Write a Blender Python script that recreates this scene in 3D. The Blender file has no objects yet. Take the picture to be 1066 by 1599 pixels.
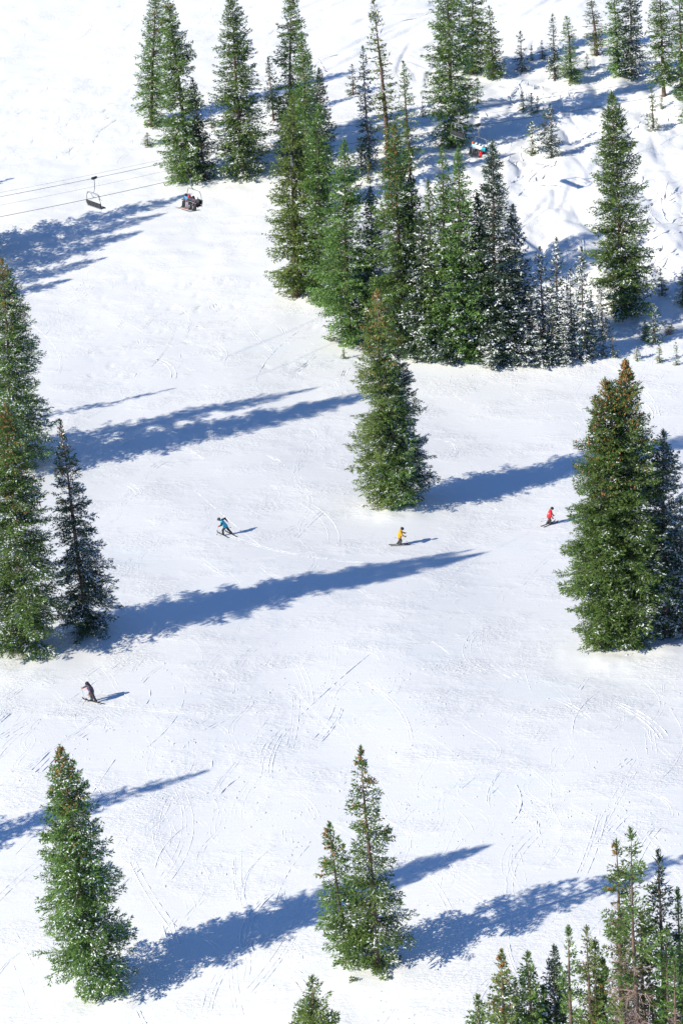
import bpy, math, random
import numpy as np
from mathutils import Vector, Matrix, Quaternion

# ------------------------------------------------------------------ camera, sky, sun, exposure
scene = bpy.context.scene
col = scene.collection
F, PITCH, ROLL, CAMZ = 3600.0, math.radians(26.0), math.radians(3.2), 81.0
PW, PH = 1066.0, 1599.0
_r, _u, _f = np.array((1., 0, 0)), np.array((0, math.sin(PITCH), math.cos(PITCH))), np.array((0, math.cos(PITCH), -math.sin(PITCH)))
CR = math.cos(ROLL) * _r - math.sin(ROLL) * _u
CU = math.sin(ROLL) * _r + math.cos(ROLL) * _u
CF = _f
CAM = np.array((0., 0., CAMZ))
cam_data = bpy.data.cameras.new('camera')
cam = bpy.data.objects.new('camera', cam_data); col.objects.link(cam)
cam_data.sensor_fit = 'VERTICAL'; cam_data.sensor_height = 24.0; cam_data.lens = 24.0 * F / PH
cam_data.clip_start = 1.0; cam_data.clip_end = 3000.0
M = Matrix.Identity(4)
for i in range(3):
    M[i][0], M[i][1], M[i][2], M[i][3] = CR[i], CU[i], -CF[i], CAM[i]
cam.matrix_world = M
scene.camera = cam

SUN_EL, SUN_HEAD = math.radians(30.0), math.radians(23.0)      # shadows run right and away
SH = np.array((math.cos(SUN_HEAD), math.sin(SUN_HEAD)))
world = bpy.data.worlds.new('World'); scene.world = world; world.use_nodes = True
nt = world.node_tree; nt.nodes.clear()
sky = nt.nodes.new('ShaderNodeTexSky'); sky.sky_type = 'NISHITA'; sky.sun_disc = False
sky.sun_elevation = SUN_EL
sky.sun_rotation = math.atan2(-SH[0], -SH[1])
sky.altitude = 3300.0; sky.air_density = 1.0; sky.dust_density = 0.0; sky.ozone_density = 8.0
bg = nt.nodes.new('ShaderNodeBackground'); bg.inputs[1].default_value = 0.15
wo = nt.nodes.new('ShaderNodeOutputWorld')
nt.links.new(sky.outputs[0], bg.inputs[0]); nt.links.new(bg.outputs[0], wo.inputs[0])
sd = bpy.data.lights.new('sun', 'SUN'); sd.energy = 5.0; sd.angle = math.radians(0.5); sd.color = (1.0, 0.94, 0.80)
sun = bpy.data.objects.new('sun', sd); col.objects.link(sun)
ldir = Vector((SH[0] * math.cos(SUN_EL), SH[1] * math.cos(SUN_EL), -math.sin(SUN_EL)))
sun.rotation_euler = ldir.to_track_quat('-Z', 'Y').to_euler(); sun.location = (-60, 60, 120)
vs = scene.view_settings
vs.view_transform = 'Standard'; vs.look = 'None'; vs.gamma = 1.0; vs.exposure = 0.25; vs.use_curve_mapping = False
scene.cycles.max_bounces = 6; scene.cycles.diffuse_bounces = 3

# ------------------------------------------------------------------ helpers
def tag(o, label=None, cat=None, group=None, kind=None):
    if label: o['label'] = label
    if cat: o['category'] = cat
    if group: o['group'] = group
    if kind: o['kind'] = kind
    return o

def empty(name, loc=(0, 0, 0)):
    o = bpy.data.objects.new(name, None); col.objects.link(o)
    o.location = loc; o.empty_display_size = 0.3
    return o

def mesh_np(name, verts, faces, smooth=False):
    """faces: (n,3) or (n,4) int array"""
    verts = np.asarray(verts, dtype=np.float32); faces = np.asarray(faces, dtype=np.int32)
    me = bpy.data.meshes.new(name)
    k = faces.shape[1]
    me.vertices.add(len(verts)); me.vertices.foreach_set('co', verts.ravel())
    me.loops.add(faces.size); me.loops.foreach_set('vertex_index', faces.ravel())
    me.polygons.add(len(faces)); me.polygons.foreach_set('loop_start', np.arange(0, faces.size, k, dtype=np.int32))
    me.polygons.foreach_set('use_smooth', np.full(len(faces), smooth))
    me.update(calc_edges=True)
    return me

def link(name, me, mat=None, parent=None):
    o = bpy.data.objects.new(name, me); col.objects.link(o)
    if mat is not None and len(me.materials) == 0: me.materials.append(mat)
    if parent is not None: o.parent = parent
    return o

def face_attr(me, name, vals):
    a = me.attributes.new(name, 'FLOAT', 'FACE'); a.data.foreach_set('value', np.asarray(vals, dtype=np.float32))

class MB:
    """collects quads/tris into one mesh"""
    def __init__(s): s.v = []; s.f = []
    def add(s, v, f):
        n = len(s.v); s.v += [tuple(map(float, p)) for p in v]; s.f += [tuple(i + n for i in q) for q in f]
    def box(s, c, size, R=None):
        hx, hy, hz = [a / 2 for a in size]
        b = min(hx, hy, hz) * 0.25
        pts = []
        for z, ins in ((-hz, b), (-hz + b, 0), (hz - b, 0), (hz, b)):
            for sx, sy in ((-1, -1), (1, -1), (1, 1), (-1, 1)):
                pts.append(Vector((sx * (hx - ins), sy * (hy - ins), z)))
        if R is not None: pts = [R @ p for p in pts]
        pts = [p + Vector(c) for p in pts]
        fs = [(3, 2, 1, 0), (12, 13, 14, 15)]
        for r in range(3):
            for i in range(4): fs.append((r * 4 + i, r * 4 + (i + 1) % 4, r * 4 + 4 + (i + 1) % 4, r * 4 + 4 + i))
        s.add(pts, fs)
    def tube(s, pts, rad, n=6, caps=True):
        pts = [Vector(p) for p in pts]
        if not hasattr(rad, '__len__'): rad = [rad] * len(pts)
        ring = []; ref = None
        for i, p in enumerate(pts):
            d = (pts[min(i + 1, len(pts) - 1)] - pts[max(i - 1, 0)]).normalized()
            if ref is None: ref = Vector((0, 0, 1)) if abs(d.z) < 0.9 else Vector((1, 0, 0))
            a = d.cross(ref).normalized(); b = d.cross(a).normalized()
            for k in range(n):
                t = 2 * math.pi * k / n
                ring.append(p + (a * math.cos(t) + b * math.sin(t)) * rad[i])
        fs = []
        for i in range(len(pts) - 1):
            for k in range(n):
                fs.append((i * n + k, i * n + (k + 1) % n, (i + 1) * n + (k + 1) % n, (i + 1) * n + k))
        if caps: fs.append(tuple(range(n - 1, -1, -1))); fs.append(tuple((len(pts) - 1) * n + k for k in range(n)))
        s.add(ring, fs)
    def build(s, name, mat, parent=None, smooth=False):
        me = bpy.data.meshes.new(name); me.from_pydata(s.v, [], s.f); me.update()
        me.polygons.foreach_set('use_smooth', [smooth] * len(me.polygons))
        return link(name, me, mat, parent)

# ---- vectorised gradient noise
_prng = np.random.default_rng(11)
_PERM = _prng.permutation(512)
_GA = _prng.uniform(0, 2 * np.pi, 512); _GX, _GY = np.cos(_GA), np.sin(_GA)
def noise2(x, y, seed=0):
    x = np.asarray(x, float); y = np.asarray(y, float)
    xi = np.floor(x).astype(int); yi = np.floor(y).astype(int); xf = x - xi; yf = y - yi
    def g(ix, iy, dx, dy):
        h = _PERM[(_PERM[(ix + seed * 37) % 512] + iy) % 512]
        return _GX[h] * dx + _GY[h] * dy
    u = xf * xf * xf * (xf * (xf * 6 - 15) + 10); v = yf * yf * yf * (yf * (yf * 6 - 15) + 10)
    a = g(xi, yi, xf, yf); b = g(xi + 1, yi, xf - 1, yf); c = g(xi, yi + 1, xf, yf - 1); d = g(xi + 1, yi + 1, xf - 1, yf - 1)
    return (a + (b - a) * u) * (1 - v) + (c + (d - c) * u) * v

def sstep(x, a, b):
    t = np.clip((np.asarray(x, float) - a) / (b - a), 0, 1); return t * t * (3 - 2 * t)

# ---- terrain height
_PY = np.array([0, 60, 85, 103, 120, 138, 160, 179, 198, 215, 240, 267, 312, 360, 500, 900.])
_PZ = np.array([6, 2, -.6, -2.2, -3.0, -3.8, -5.2, -6.3, -7.2, -7.3, -6.4, -3.6, 3.4, 15, 62, 135.])
_KY = np.array([0, 85, 103, 122, 138, 152, 180, 200, 215, 250, 300, 900.])
_KK = np.array([.12, .13, .12, .06, .02, -.005, -.015, -.01, .01, .06, .05, .0])
def _mkspline(X, Y):
    h = np.diff(X); d = np.diff(Y) / h; m = np.zeros_like(Y)
    m[1:-1] = (d[:-1] * h[1:] + d[1:] * h[:-1]) / (h[1:] + h[:-1]); m[0] = d[0]; m[-1] = d[-1]
    def f(x):
        x = np.clip(np.asarray(x, float), X[0], X[-1]); i = np.clip(np.searchsorted(X, x) - 1, 0, len(X) - 2)
        t = (x - X[i]) / h[i]
        return ((1 + 2 * t) * (1 - t) ** 2 * Y[i] + t * (1 - t) ** 2 * h[i] * m[i] + t * t * (3 - 2 * t) * Y[i + 1] + t * t * (t - 1) * h[i] * m[i + 1])
    return f
_prof, _cross = _mkspline(_PY, _PZ), _mkspline(_KY, _KK)
def height(x, y):
    x = np.asarray(x, float); y = np.asarray(y, float)
    xc = 60 * np.tanh(x / 60)
    z = _prof(y) + _cross(y) * xc
    right = sstep(x, 2, 15)
    # the groomed run ends in a lip on the right; a gully lies behind it
    yl = 215.5 + 1.2 * np.sin(x * .13 + 1) + .02 * x
    d = y - yl
    z = z - right * (6.4 * sstep(d, -.5, 13) * (1 - sstep(d, 13, 52)))
    z = z + right * .5 * np.exp(-(d / 4.0) ** 2)
    # broad swells
    z = z + .55 * noise2(x / 24, y / 24, 1) * (1 + right * sstep(y, 215, 240)) + .16 * noise2(x / 8, y / 11, 2)
    # moguls on the ungroomed slope
    mg = sstep(x - .35 * (y - 240), -6, 12) * sstep(y, 222, 238) * (1 - .75 * sstep(y, 285, 300))
    m1 = noise2(x / 5.2 + .3 * noise2(x / 9, y / 9, 6), y / 6.5, 3); m2 = noise2(x / 2.6, y / 3.6, 4)
    m3 = noise2(x / 1.1, y / 1.3, 8)
    z = z + mg * (.85 * m1 + .42 * m2 + .2 * m3 * sstep(noise2(x / 7, y / 7, 9), -.2, .2) - .5 * np.abs(noise2(x / 6.5, y / 6.5, 5)))
    z = z + (1 - mg) * sstep(y, 225, 250) * .10 * noise2(x / 3.1, y / 2.0, 7)
    return z

def ray(px, py):
    d = CF + CR * ((px - PW / 2) / F) + CU * ((PH / 2 - py) / F)
    return d            # depth along axis = parameter
def ground(px, py, dmin=100., dmax=480.):
    d = ray(px, py); ts = np.linspace(dmin * .7, dmax, 1500)
    P = CAM[None] + ts[:, None] * d[None]
    below = P[:, 2] < height(P[:, 0], P[:, 1])
    i = int(np.argmax(below)) if below.any() else len(ts) - 1
    a, b = ts[max(i - 1, 0)], ts[i]
    for _ in range(22):
        m = (a + b) / 2; p = CAM + m * d
        if p[2] < float(height(p[0], p[1])): b = m
        else: a = m
    p = CAM + (a + b) / 2 * d
    return np.array((p[0], p[1], float(height(p[0], p[1]))))
def at_depth(px, py, D): return CAM + ray(px, py) * D
def project(P):
    q = np.asarray(P) - CAM; D = q @ CF
    return PW / 2 + F * (q @ CR) / D, PH / 2 - F * (q @ CU) / D, D

# ------------------------------------------------------------------ materials
def new_mat(name):
    m = bpy.data.materials.new(name); m.use_nodes = True
    n = m.node_tree.nodes; p = n['Principled BSDF']
    return m, n, m.node_tree.links, p
def mat_plain(name, c, rough=.6, var=.25, scale=6.0, metal=0.0, coords='Object'):
    m, n, l, p = new_mat(name)
    tc = n.new('ShaderNodeTexCoord'); ns = n.new('ShaderNodeTexNoise'); ns.inputs['Scale'].default_value = scale; ns.inputs['Detail'].default_value = 4
    l.new(tc.outputs[coords], ns.inputs['Vector'])
    mx = n.new('ShaderNodeMix'); mx.data_type = 'RGBA'
    mx.inputs[6].default_value = (*[a * (1 - var) for a in c], 1); mx.inputs[7].default_value = (*[min(1, a * (1 + var)) for a in c], 1)
    l.new(ns.outputs['Fac'], mx.inputs[0]); l.new(mx.outputs[2], p.inputs['Base Color'])
    p.inputs['Roughness'].default_value = rough; p.inputs['Metallic'].default_value = metal
    return m

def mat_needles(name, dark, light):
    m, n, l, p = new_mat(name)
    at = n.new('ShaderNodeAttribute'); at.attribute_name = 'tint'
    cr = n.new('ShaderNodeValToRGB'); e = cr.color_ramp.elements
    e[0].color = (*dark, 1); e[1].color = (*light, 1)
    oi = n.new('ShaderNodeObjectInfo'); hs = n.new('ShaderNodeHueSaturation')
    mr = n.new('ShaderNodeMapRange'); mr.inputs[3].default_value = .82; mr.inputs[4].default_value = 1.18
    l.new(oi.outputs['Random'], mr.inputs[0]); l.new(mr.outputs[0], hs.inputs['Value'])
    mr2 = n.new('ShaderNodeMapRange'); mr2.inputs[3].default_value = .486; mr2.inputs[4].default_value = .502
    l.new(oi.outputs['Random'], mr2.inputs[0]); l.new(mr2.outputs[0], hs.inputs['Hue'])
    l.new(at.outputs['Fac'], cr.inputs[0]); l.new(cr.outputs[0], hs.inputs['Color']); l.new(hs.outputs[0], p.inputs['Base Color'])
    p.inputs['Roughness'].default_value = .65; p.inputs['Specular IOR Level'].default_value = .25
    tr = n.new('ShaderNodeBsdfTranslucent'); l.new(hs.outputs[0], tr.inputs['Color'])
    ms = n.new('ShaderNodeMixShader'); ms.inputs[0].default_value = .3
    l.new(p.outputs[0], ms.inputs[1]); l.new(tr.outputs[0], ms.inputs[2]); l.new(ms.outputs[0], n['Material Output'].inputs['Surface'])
    return m

def mat_snow():
    m, n, l, p = new_mat('packed_snow')
    tc = n.new('ShaderNodeTexCoord')
    def noise(scale, detail=3, rot=0, sx=1, sy=1, rough=.55, dist=0):
        mp = n.new('ShaderNodeMapping'); mp.inputs['Rotation'].default_value[2] = rot; mp.inputs['Scale'].default_value = (sx, sy, 1)
        l.new(tc.outputs['Object'], mp.inputs['Vector'])
        t = n.new('ShaderNodeTexNoise'); t.inputs['Scale'].default_value = scale; t.inputs['Detail'].default_value = detail
        t.inputs['Roughness'].default_value = rough; t.inputs['Distortion'].default_value = dist
        l.new(mp.outputs[0], t.inputs['Vector']); return t.outputs['Fac']
    def math_(op, a, b=None, clamp=False):
        t = n.new('ShaderNodeMath'); t.operation = op; t.use_clamp = clamp
        for i, s in enumerate((a, b)):
            if s is None: continue
            if isinstance(s, (int, float)): t.inputs[i].default_value = s
            else: l.new(s, t.inputs[i])
        return t.outputs[0]
    def ramp(s, a, b):
        t = n.new('ShaderNodeMapRange'); t.inputs[1].default_value = a; t.inputs[2].default_value = b; t.interpolation_type = 'SMOOTHSTEP'
        l.new(s, t.inputs[0]); return t.outputs[0]
    # colour: clean snow with faint scraped icy patches
    icy = ramp(noise(.07, 5, .4, 1, 1.6, .6), .52, .72)
    streak = ramp(noise(.9, 4, .5, .25, 2.2), .35, .8)
    fac = math_('MULTIPLY', icy, streak)
    mx = n.new('ShaderNodeMix'); mx.data_type = 'RGBA'
    mx.inputs[6].default_value = (.875, .875, .87, 1); mx.inputs[7].default_value = (.80, .865, .885, 1)
    l.new(fac, mx.inputs[0]); l.new(mx.outputs[2], p.inputs['Base Color'])
    p.inputs['Roughness'].default_value = .55; p.inputs['Specular IOR Level'].default_value = .2
    # relief: grain, scraped streaks, skidded edges of ski tracks
    chop = math_('MULTIPLY', noise(4.5, 4, .3, .7, 1.4, .65), ramp(noise(.18, 4, .2, 1, 1.5), .42, .7))
    streaks = noise(2.2, 3, 1.0, .3, 1.6, .6)
    grain = noise(9, 3)
    h = math_('ADD', math_('MULTIPLY', chop, .21), math_('MULTIPLY', streaks, .03))
    h = math_('ADD', h, math_('MULTIPLY', grain, .02))
    pit = n.new('ShaderNodeTexVoronoi'); pit.inputs['Scale'].default_value = 1.5
    l.new(tc.outputs['Object'], pit.inputs['Vector'])
    pits = math_('MULTIPLY', math_('SUBTRACT', 1.0, ramp(pit.outputs['Distance'], .03, .16)), ramp(noise(.16, 4, .9, 1, 1.3), .5, .62))
    h = math_('ADD', h, math_('MULTIPLY', pits, .05))
    b = n.new('ShaderNodeBump'); b.inputs['Strength'].default_value = .55; b.inputs['Distance'].default_value = 1.0
    l.new(h, b.inputs['Height']); l.new(b.outputs[0], p.inputs['Normal'])
    return m

SNOW = mat_snow()
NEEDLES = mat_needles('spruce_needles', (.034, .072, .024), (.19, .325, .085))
NEEDLES_DARK = mat_needles('dark_and_shaded_needles', (.02, .04, .026), (.09, .15, .08))  # darker copy: own green of dark trees, and shade painted into the shaded ones
NEEDLES_OLIVE = mat_needles('olive_needles', (.046, .074, .024), (.215, .29, .08))
BARK = mat_plain('bark', (.17, .115, .085), .85, .4, 5.0)
DEAD = mat_plain('dead_twigs', (.30, .22, .19), .9, .3, 3.0)
CONE = mat_plain('cones', (.36, .16, .045), .7, .35, 3.0)
CLUMP = mat_plain('clump_snow', (.86, .87, .89), .6, .03, 4.0)
RUST = mat_plain('rust_needles', (.40, .17, .06), .8, .3, 3.0)

# ------------------------------------------------------------------ the snow slope (one sheet)
def spaced(a, b, step, lo, hi, n=26):
    core = np.arange(a, b + step / 2, step)
    g = np.linspace(0, 1, n + 1)[1:] ** 2.2
    return np.concatenate([(core[0] - g * (core[0] - lo))[::-1], core, core[-1] + g * (hi - core[-1])]), n
X0, X1, DX, Y0, Y1, DY = -50., 58., .29, 86., 320., .32
gx, nx0 = spaced(X0, X1, DX, -420, 420); gy, ny0 = spaced(Y0, Y1, DY, -20, 700)
GX, GY = np.meshgrid(gx, gy)
GZ = height(GX, GY)
# ski tracks and skid marks pressed into the sheet
rng = np.random.default_rng(5)
carve = np.zeros_like(GZ)
def stamp(pts, depth, sig, berm=.35):
    """presses a groove with a small berm along a polyline"""
    P = []
    for a, b in zip(pts[:-1], pts[1:]):
        m = max(2, int(np.hypot(*(b - a)) / .12)); t = np.linspace(0, 1, m, endpoint=False)[:, None]; P.append(a + (b - a) * t)
    P = np.concatenate(P)
    i = np.round((P[:, 0] - X0) / DX).astype(int) + nx0; j = np.round((P[:, 1] - Y0) / DY).astype(int) + ny0
    ok = (i > nx0 + 3) & (i < nx0 + (X1 - X0) / DX - 3) & (j > ny0 + 3) & (j < ny0 + (Y1 - Y0) / DY - 3)
    P, i, j = P[ok], i[ok], j[ok]
    fade = np.interp(np.arange(len(P)), [0, max(1, len(P) * .15), max(2, len(P) * .85), max(3, len(P))], [.2, 1, 1, .2]) if len(P) else 0
    for oi in range(-2, 3):
        for oj in range(-2, 3):
            dx = gx[i + oi] - P[:, 0]; dy = gy[j + oj] - P[:, 1]; r2 = (dx * dx + dy * dy) / sig ** 2
            np.minimum.at(carve, (j + oj, i + oi), -depth * np.exp(-r2) * fade)
def curve_pts(x, y, ang, length, curv, wob=0):
    n = max(4, int(length / .8)); s = np.linspace(0, length, n)
    a = ang + curv * s + wob * np.sin(s * .5 + x); dx = np.cumsum(np.cos(a)) * length / n; dy = np.cumsum(np.sin(a)) * length / n
    return np.stack([x + dx, y + dy], 1)
# traverses on the upper face
for k in range(60):
    p = ground(rng.uniform(120, 1000), rng.uniform(-40, 175))
    stamp(curve_pts(p[0], p[1], rng.normal(.72, .14), rng.uniform(8, 30), rng.normal(-.012, .01)), rng.uniform(.12, .34), rng.uniform(.24, .34))
# skied-out lines in the moguls
for k in range(170):
    p = ground(rng.uniform(600, 1066), rng.uniform(110, 470))
    stamp(curve_pts(p[0], p[1], rng.uniform(-.6, 2.2), rng.uniform(3, 12), rng.normal(0, .09)), rng.uniform(.12, .36), rng.uniform(.22, .4))
# footprints and short stabs at the edge of the upper run
for k in range(260):
    p = ground(rng.uniform(0, 330), rng.uniform(140, 260)) if k < 150 else ground(rng.uniform(120, 560), rng.uniform(430, 600))
    stamp(curve_pts(p[0], p[1], rng.normal(1.35, .5), rng.uniform(.6, 2.6), 0), rng.uniform(.03, .08), .2)
# drifted snow banked round the feet of the lone trees
for bpx, bpy_, rad in ((150, 1560, 2.6), (586, 1522, 2.2), (38, 1030, 3.2), (22, 742, 3), (141, 978, 2), (597, 798, 2.2), (625, 800, 2), (640, 788, 2), (940, 1022, 3), (988, 1022, 3), (1040, 1002, 2.5), (297, 290, 2.6), (380, 286, 3), (974, 503, 2.6)):
    p = ground(bpx, bpy_); rr = np.hypot(GX - p[0], GY - p[1]) / rad
    ring = (.17 * np.exp(-((rr - .6) / .55) ** 2)) * (.75 + .6 * noise2(GX * .45, GY * .45, 12))
    GZ = GZ + ring + .035 * noise2(GX / .6, GY / .7, 3) * np.exp(-(rr / 1.1) ** 2)
GZ = GZ + carve
nyv, nxv = GZ.shape
idx = np.arange(nyv * nxv).reshape(nyv, nxv)
quads = np.stack([idx[:-1, :-1], idx[:-1, 1:], idx[1:, 1:], idx[1:, :-1]], -1).reshape(-1, 4)
me = mesh_np('snow_slope', np.stack([GX, GY, GZ], -1).reshape(-1, 3), quads, True)
tag(link('snow_ground', me, SNOW), kind='structure')
# thin ridges of snow left by ski edges on the packed run
RV, RF = [], []
def ridge(pts, w, h, everywhere=False):
    n = len(pts); t = np.gradient(pts, axis=0); t /= np.linalg.norm(t, axis=1, keepdims=True); s_ = np.stack([-t[:, 1], t[:, 0]], 1)
    w = w * np.interp(np.arange(n), [0, n * .2, n * .8, n], [.3, 1, 1, .3]) * rng.uniform(.6, 1.3, n); base = sum(len(v) for v in RV)
    hd_ = np.arctan2(t[:, 1], t[:, 0]) % math.pi; across = sstep(hd_, .7, 1.0) * (1 - sstep(hd_, 2.0, 2.5)) - .3      # ridges shaped for shade: height kept only where their dark side shows
    if everywhere: across = 1.0
    rows = []
    for o, hh in ((-1, -.012), (0, h), (1, -.012)):
        q = pts + s_ * (w * o)[:, None]; hz = hh * (np.clip(rng.normal(.75, .55, n), -.8, 1.6) if hh > 0 else 1); hz = hz * across if hh > 0 else hz; rows.append(np.stack([q[:, 0], q[:, 1], height(q[:, 0], q[:, 1]) + hz], 1))
    RV.append(np.concatenate(rows)); i = np.arange(n - 1)
    for r in range(2): RF.append(np.stack([base + r * n + i, base + (r + 1) * n + i, base + (r + 1) * n + i + 1, base + r * n + i + 1], 1))
for k in range(520):
    reg = k % 4
    p = ground(rng.uniform(-40, 1100), rng.uniform(1040, 1640) if reg < 2 else rng.uniform(560, 1060)) if reg < 3 else ground(rng.uniform(0, 520), rng.uniform(20, 600))
    a = rng.choice([rng.normal(1.0, .15), rng.normal(2.1, .4), rng.normal(1.35, .3), rng.normal(1.7, .3)]); L = rng.uniform(1.5, 12) * (1.0 if reg < 2 else 1.4); c = rng.normal(0, .13)
    n = max(6, int(L / .28)); sa = np.linspace(0, L, n); an = a + c * sa; pts = np.stack([p[0] + np.cumsum(np.cos(an)) * L / n, p[1] + np.cumsum(np.sin(an)) * L / n], 1)
    wd, hg = rng.uniform(.035, .08), rng.uniform(.006, .03) * (1.4 if reg < 2 else 1.0) * (2 if rng.random() < .12 else 1)
    ridge(pts, wd, hg)
    for j in range(rng.integers(0, 3)): ridge(pts + np.array((-math.sin(a), math.cos(a))) * (.3 + .35 * j) + rng.normal(0, .1, 2), wd, hg * .8)
for k in range(110):                                                    # linked turns down the run
    p = ground(rng.uniform(-100, 1150), rng.uniform(620, 1560)) if k % 4 else ground(rng.uniform(0, 540), rng.uniform(30, 500))
    L = rng.uniform(10, 34); n = int(L / .28); sa = np.linspace(0, L, n); an = rng.choice([1.15, 2.3, 1.6]) + rng.normal(0, .25) + rng.uniform(.3, .8) * np.sin(sa * 6.283 / rng.uniform(7, 16) + rng.uniform(0, 6))
    pts = np.stack([p[0] + np.cumsum(np.cos(an)) * L / n, p[1] + np.cumsum(np.sin(an)) * L / n], 1); hg = rng.uniform(.006, .02)
    ridge(pts, rng.uniform(.035, .06), hg); ridge(pts + np.array((.32, .08)), rng.uniform(.035, .06), hg)
for tpx, td, curv in (((355, 835), (.62, -.78), .05), ((624, 851), (-1, -.06), .02), ((857, 819), (-.82, -.57), .03), ((147, 1096), (.84, -.5), .04)):   # fresh trails behind the skiers
    p = ground(*tpx); a = math.atan2(td[1], td[0]); sa = np.linspace(.8, 14, 50); an = a + curv * sa; dx = 13.2 / 50
    pts = np.stack([p[0] + np.cumsum(np.cos(an)) * dx, p[1] + np.cumsum(np.sin(an)) * dx], 1); nn = np.array((-math.sin(a), math.cos(a)))
    for o in (-.13, .13): ridge(pts + nn * o, .05, .012, True)
for k in range(300):
    if k % 6 == 0: pc = ground(rng.uniform(590, 1066), rng.uniform(130, 480)); a0 = rng.uniform(.3, 2.4)
    p = pc[:2] + rng.normal(0, 1.6, 2); a = a0 + rng.normal(0, .35); L = rng.uniform(.8, 5); n = max(5, int(L / .25)); sa = np.linspace(0, L, n); an = a + rng.normal(0, .1) * sa
    ridge(np.stack([p[0] + np.cumsum(np.cos(an)) * L / n, p[1] + np.cumsum(np.sin(an)) * L / n], 1), rng.uniform(.06, .12), rng.uniform(.03, .1))
tag(link('ski_track_ridges', mesh_np('ski_track_ridges', np.concatenate(RV), np.concatenate(RF), False), SNOW), 'thin ridges of snow left by ski edges', 'snow', kind='stuff')

# ------------------------------------------------------------------ conifers
def norm(v): return v / np.maximum(np.linalg.norm(v, axis=-1, keepdims=True), 1e-9)

def make_template(L, rng, fine):
    """one bough along +x: needle sprays (n,4,3), tint (n), snow lump frames, wood points"""
    lat_sp, sub_sp, tw, tl = (.14, .09, .066, .23) if fine else (.215, .155, .102, .33)
    up, dr, tu = rng.uniform(-.02, .1), rng.uniform(.3, .55), rng.uniform(.3, .52)
    zf = lambda t: L * (up * t - dr * t * t + tu * t ** 3)
    base, dirs, lens, tint = [], [], [], []
    snow = []
    def twig(b, d, ln, ti): base.append(b); dirs.append(d); lens.append(ln); tint.append(ti)
    side = 1
    s = .14 * L
    while s < L:
        t = s / L; p = np.array((s, 0, zf(t)))
        for side in (-1, 1):
            if rng.random() < .12: continue
            ll = (.42 * (L - s) ** .85 * min(1, .45 + 1.4 * t) + .2 * min(1, L / 1.3) + .03) * rng.uniform(.7, 1.25)
            a = rng.normal(.85, .18); el = rng.normal(-.12, .22)
            d = np.array((math.cos(a) * math.cos(el), side * math.sin(a) * math.cos(el), math.sin(el)))
            n = max(1, int(ll / sub_sp)); sd = 1
            bt = rng.uniform(-.12, .12)
            for k in range(n):
                q = p + d * ll * (k + .35) / n; q[2] -= .10 * ll * ((k + .35) / n) ** 2 - .08 * ll * ((k + .35) / n) ** 3
                sd = -sd; b = rng.normal(.75, .2) * sd; e2 = rng.normal(.02, .35)
                dd = np.array((d[0] * math.cos(b) - d[1] * math.sin(b), d[0] * math.sin(b) + d[1] * math.cos(b), d[2] + e2))
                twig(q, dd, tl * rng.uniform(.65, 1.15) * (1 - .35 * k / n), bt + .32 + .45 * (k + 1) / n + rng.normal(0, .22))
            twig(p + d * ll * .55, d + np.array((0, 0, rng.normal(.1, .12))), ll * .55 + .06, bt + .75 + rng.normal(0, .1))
            if rng.random() < .8: snow.append((p + d * ll * rng.uniform(.25, .8) + np.array((0, 0, .035)), d, rng.uniform(.35, 1.1) * (.17 if fine else .26)))
        if rng.random() < .5: twig(p, np.array((.8, rng.normal(0, .3), rng.uniform(.3, .9))), tl * .7, .6 + rng.normal(0, .15))
        if rng.random() < .35: snow.append((p + np.array((0, 0, .05)), np.array((1., 0, 0)), rng.uniform(.5, 1.3) * (.2 if fine else .3)))
        s += lat_sp * rng.uniform(.75, 1.25)
    tip = np.array((L * .93, 0, zf(.93)))
    twig(tip, np.array((1, rng.normal(0, .15), .45)), tl, .9)
    base, dirs, lens = np.array(base), norm(np.array(dirs)), np.array(lens)
    upv = np.array((0, 0, 1.0)) + rng.normal(0, .55, (len(base), 3))
    sv = norm(np.cross(dirs, upv)); w = tw * rng.uniform(.75, 1.25, len(base))
    sag = np.cross(sv, dirs) * (w * .22)[:, None]
    w = w * 1.3; b2 = base + dirs * (lens * .12)[:, None]
    V = np.stack([b2 - sv * w[:, None] / 2 + sag, b2 + sv * w[:, None] / 2 + sag, base + dirs * (lens * 1.05)[:, None]], 1)
    ts = np.linspace(0, .62, 4)
    wood = np.stack([ts * L, 0 * ts, [zf(t) for t in ts]], 1)
    return dict(V=V, tint=np.clip(np.array(tint), 0, 1), snow=snow, wood=wood, L=L)

CLASSES = (.35, .7, 1.1, 1.6, 2.2, 2.9, 3.7)
_trng = np.random.default_rng(3)
TEMPL = {fine: [[make_template(L, _trng, fine) for _ in range(4)] for L in CLASSES] for fine in (True, False)}

def lump_mesh(frames, rng):
    """flattened uneven lumps: 5 ring verts + top"""
    C = np.array([f[0] for f in frames]); D = norm(np.array([f[1] for f in frames])); S = np.array([f[2] for f in frames])
    n = len(C); up = np.array((0, 0, 1.0)); Yv = norm(np.cross(up, D)); Zv = np.cross(D, Yv)
    ang = np.linspace(0, 2 * np.pi, 5, endpoint=False)
    rr = rng.uniform(.4, 1.25, (n, 5))
    ring = C[:, None] + D[:, None] * (np.cos(ang)[None] * rr * S[:, None] * .8)[..., None] + Yv[:, None] * (np.sin(ang)[None] * rr * S[:, None] * .36)[..., None]
    top = C + Zv * (S * rng.uniform(.18, .32, n))[:, None]
    V = np.concatenate([ring, top[:, None]], 1).reshape(-1, 3)
    f = np.array([(k, (k + 1) % 5, 5) for k in range(5)])
    Fc = (np.arange(n)[:, None, None] * 6 + f[None]).reshape(-1, 3)
    return V, Fc

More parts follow.
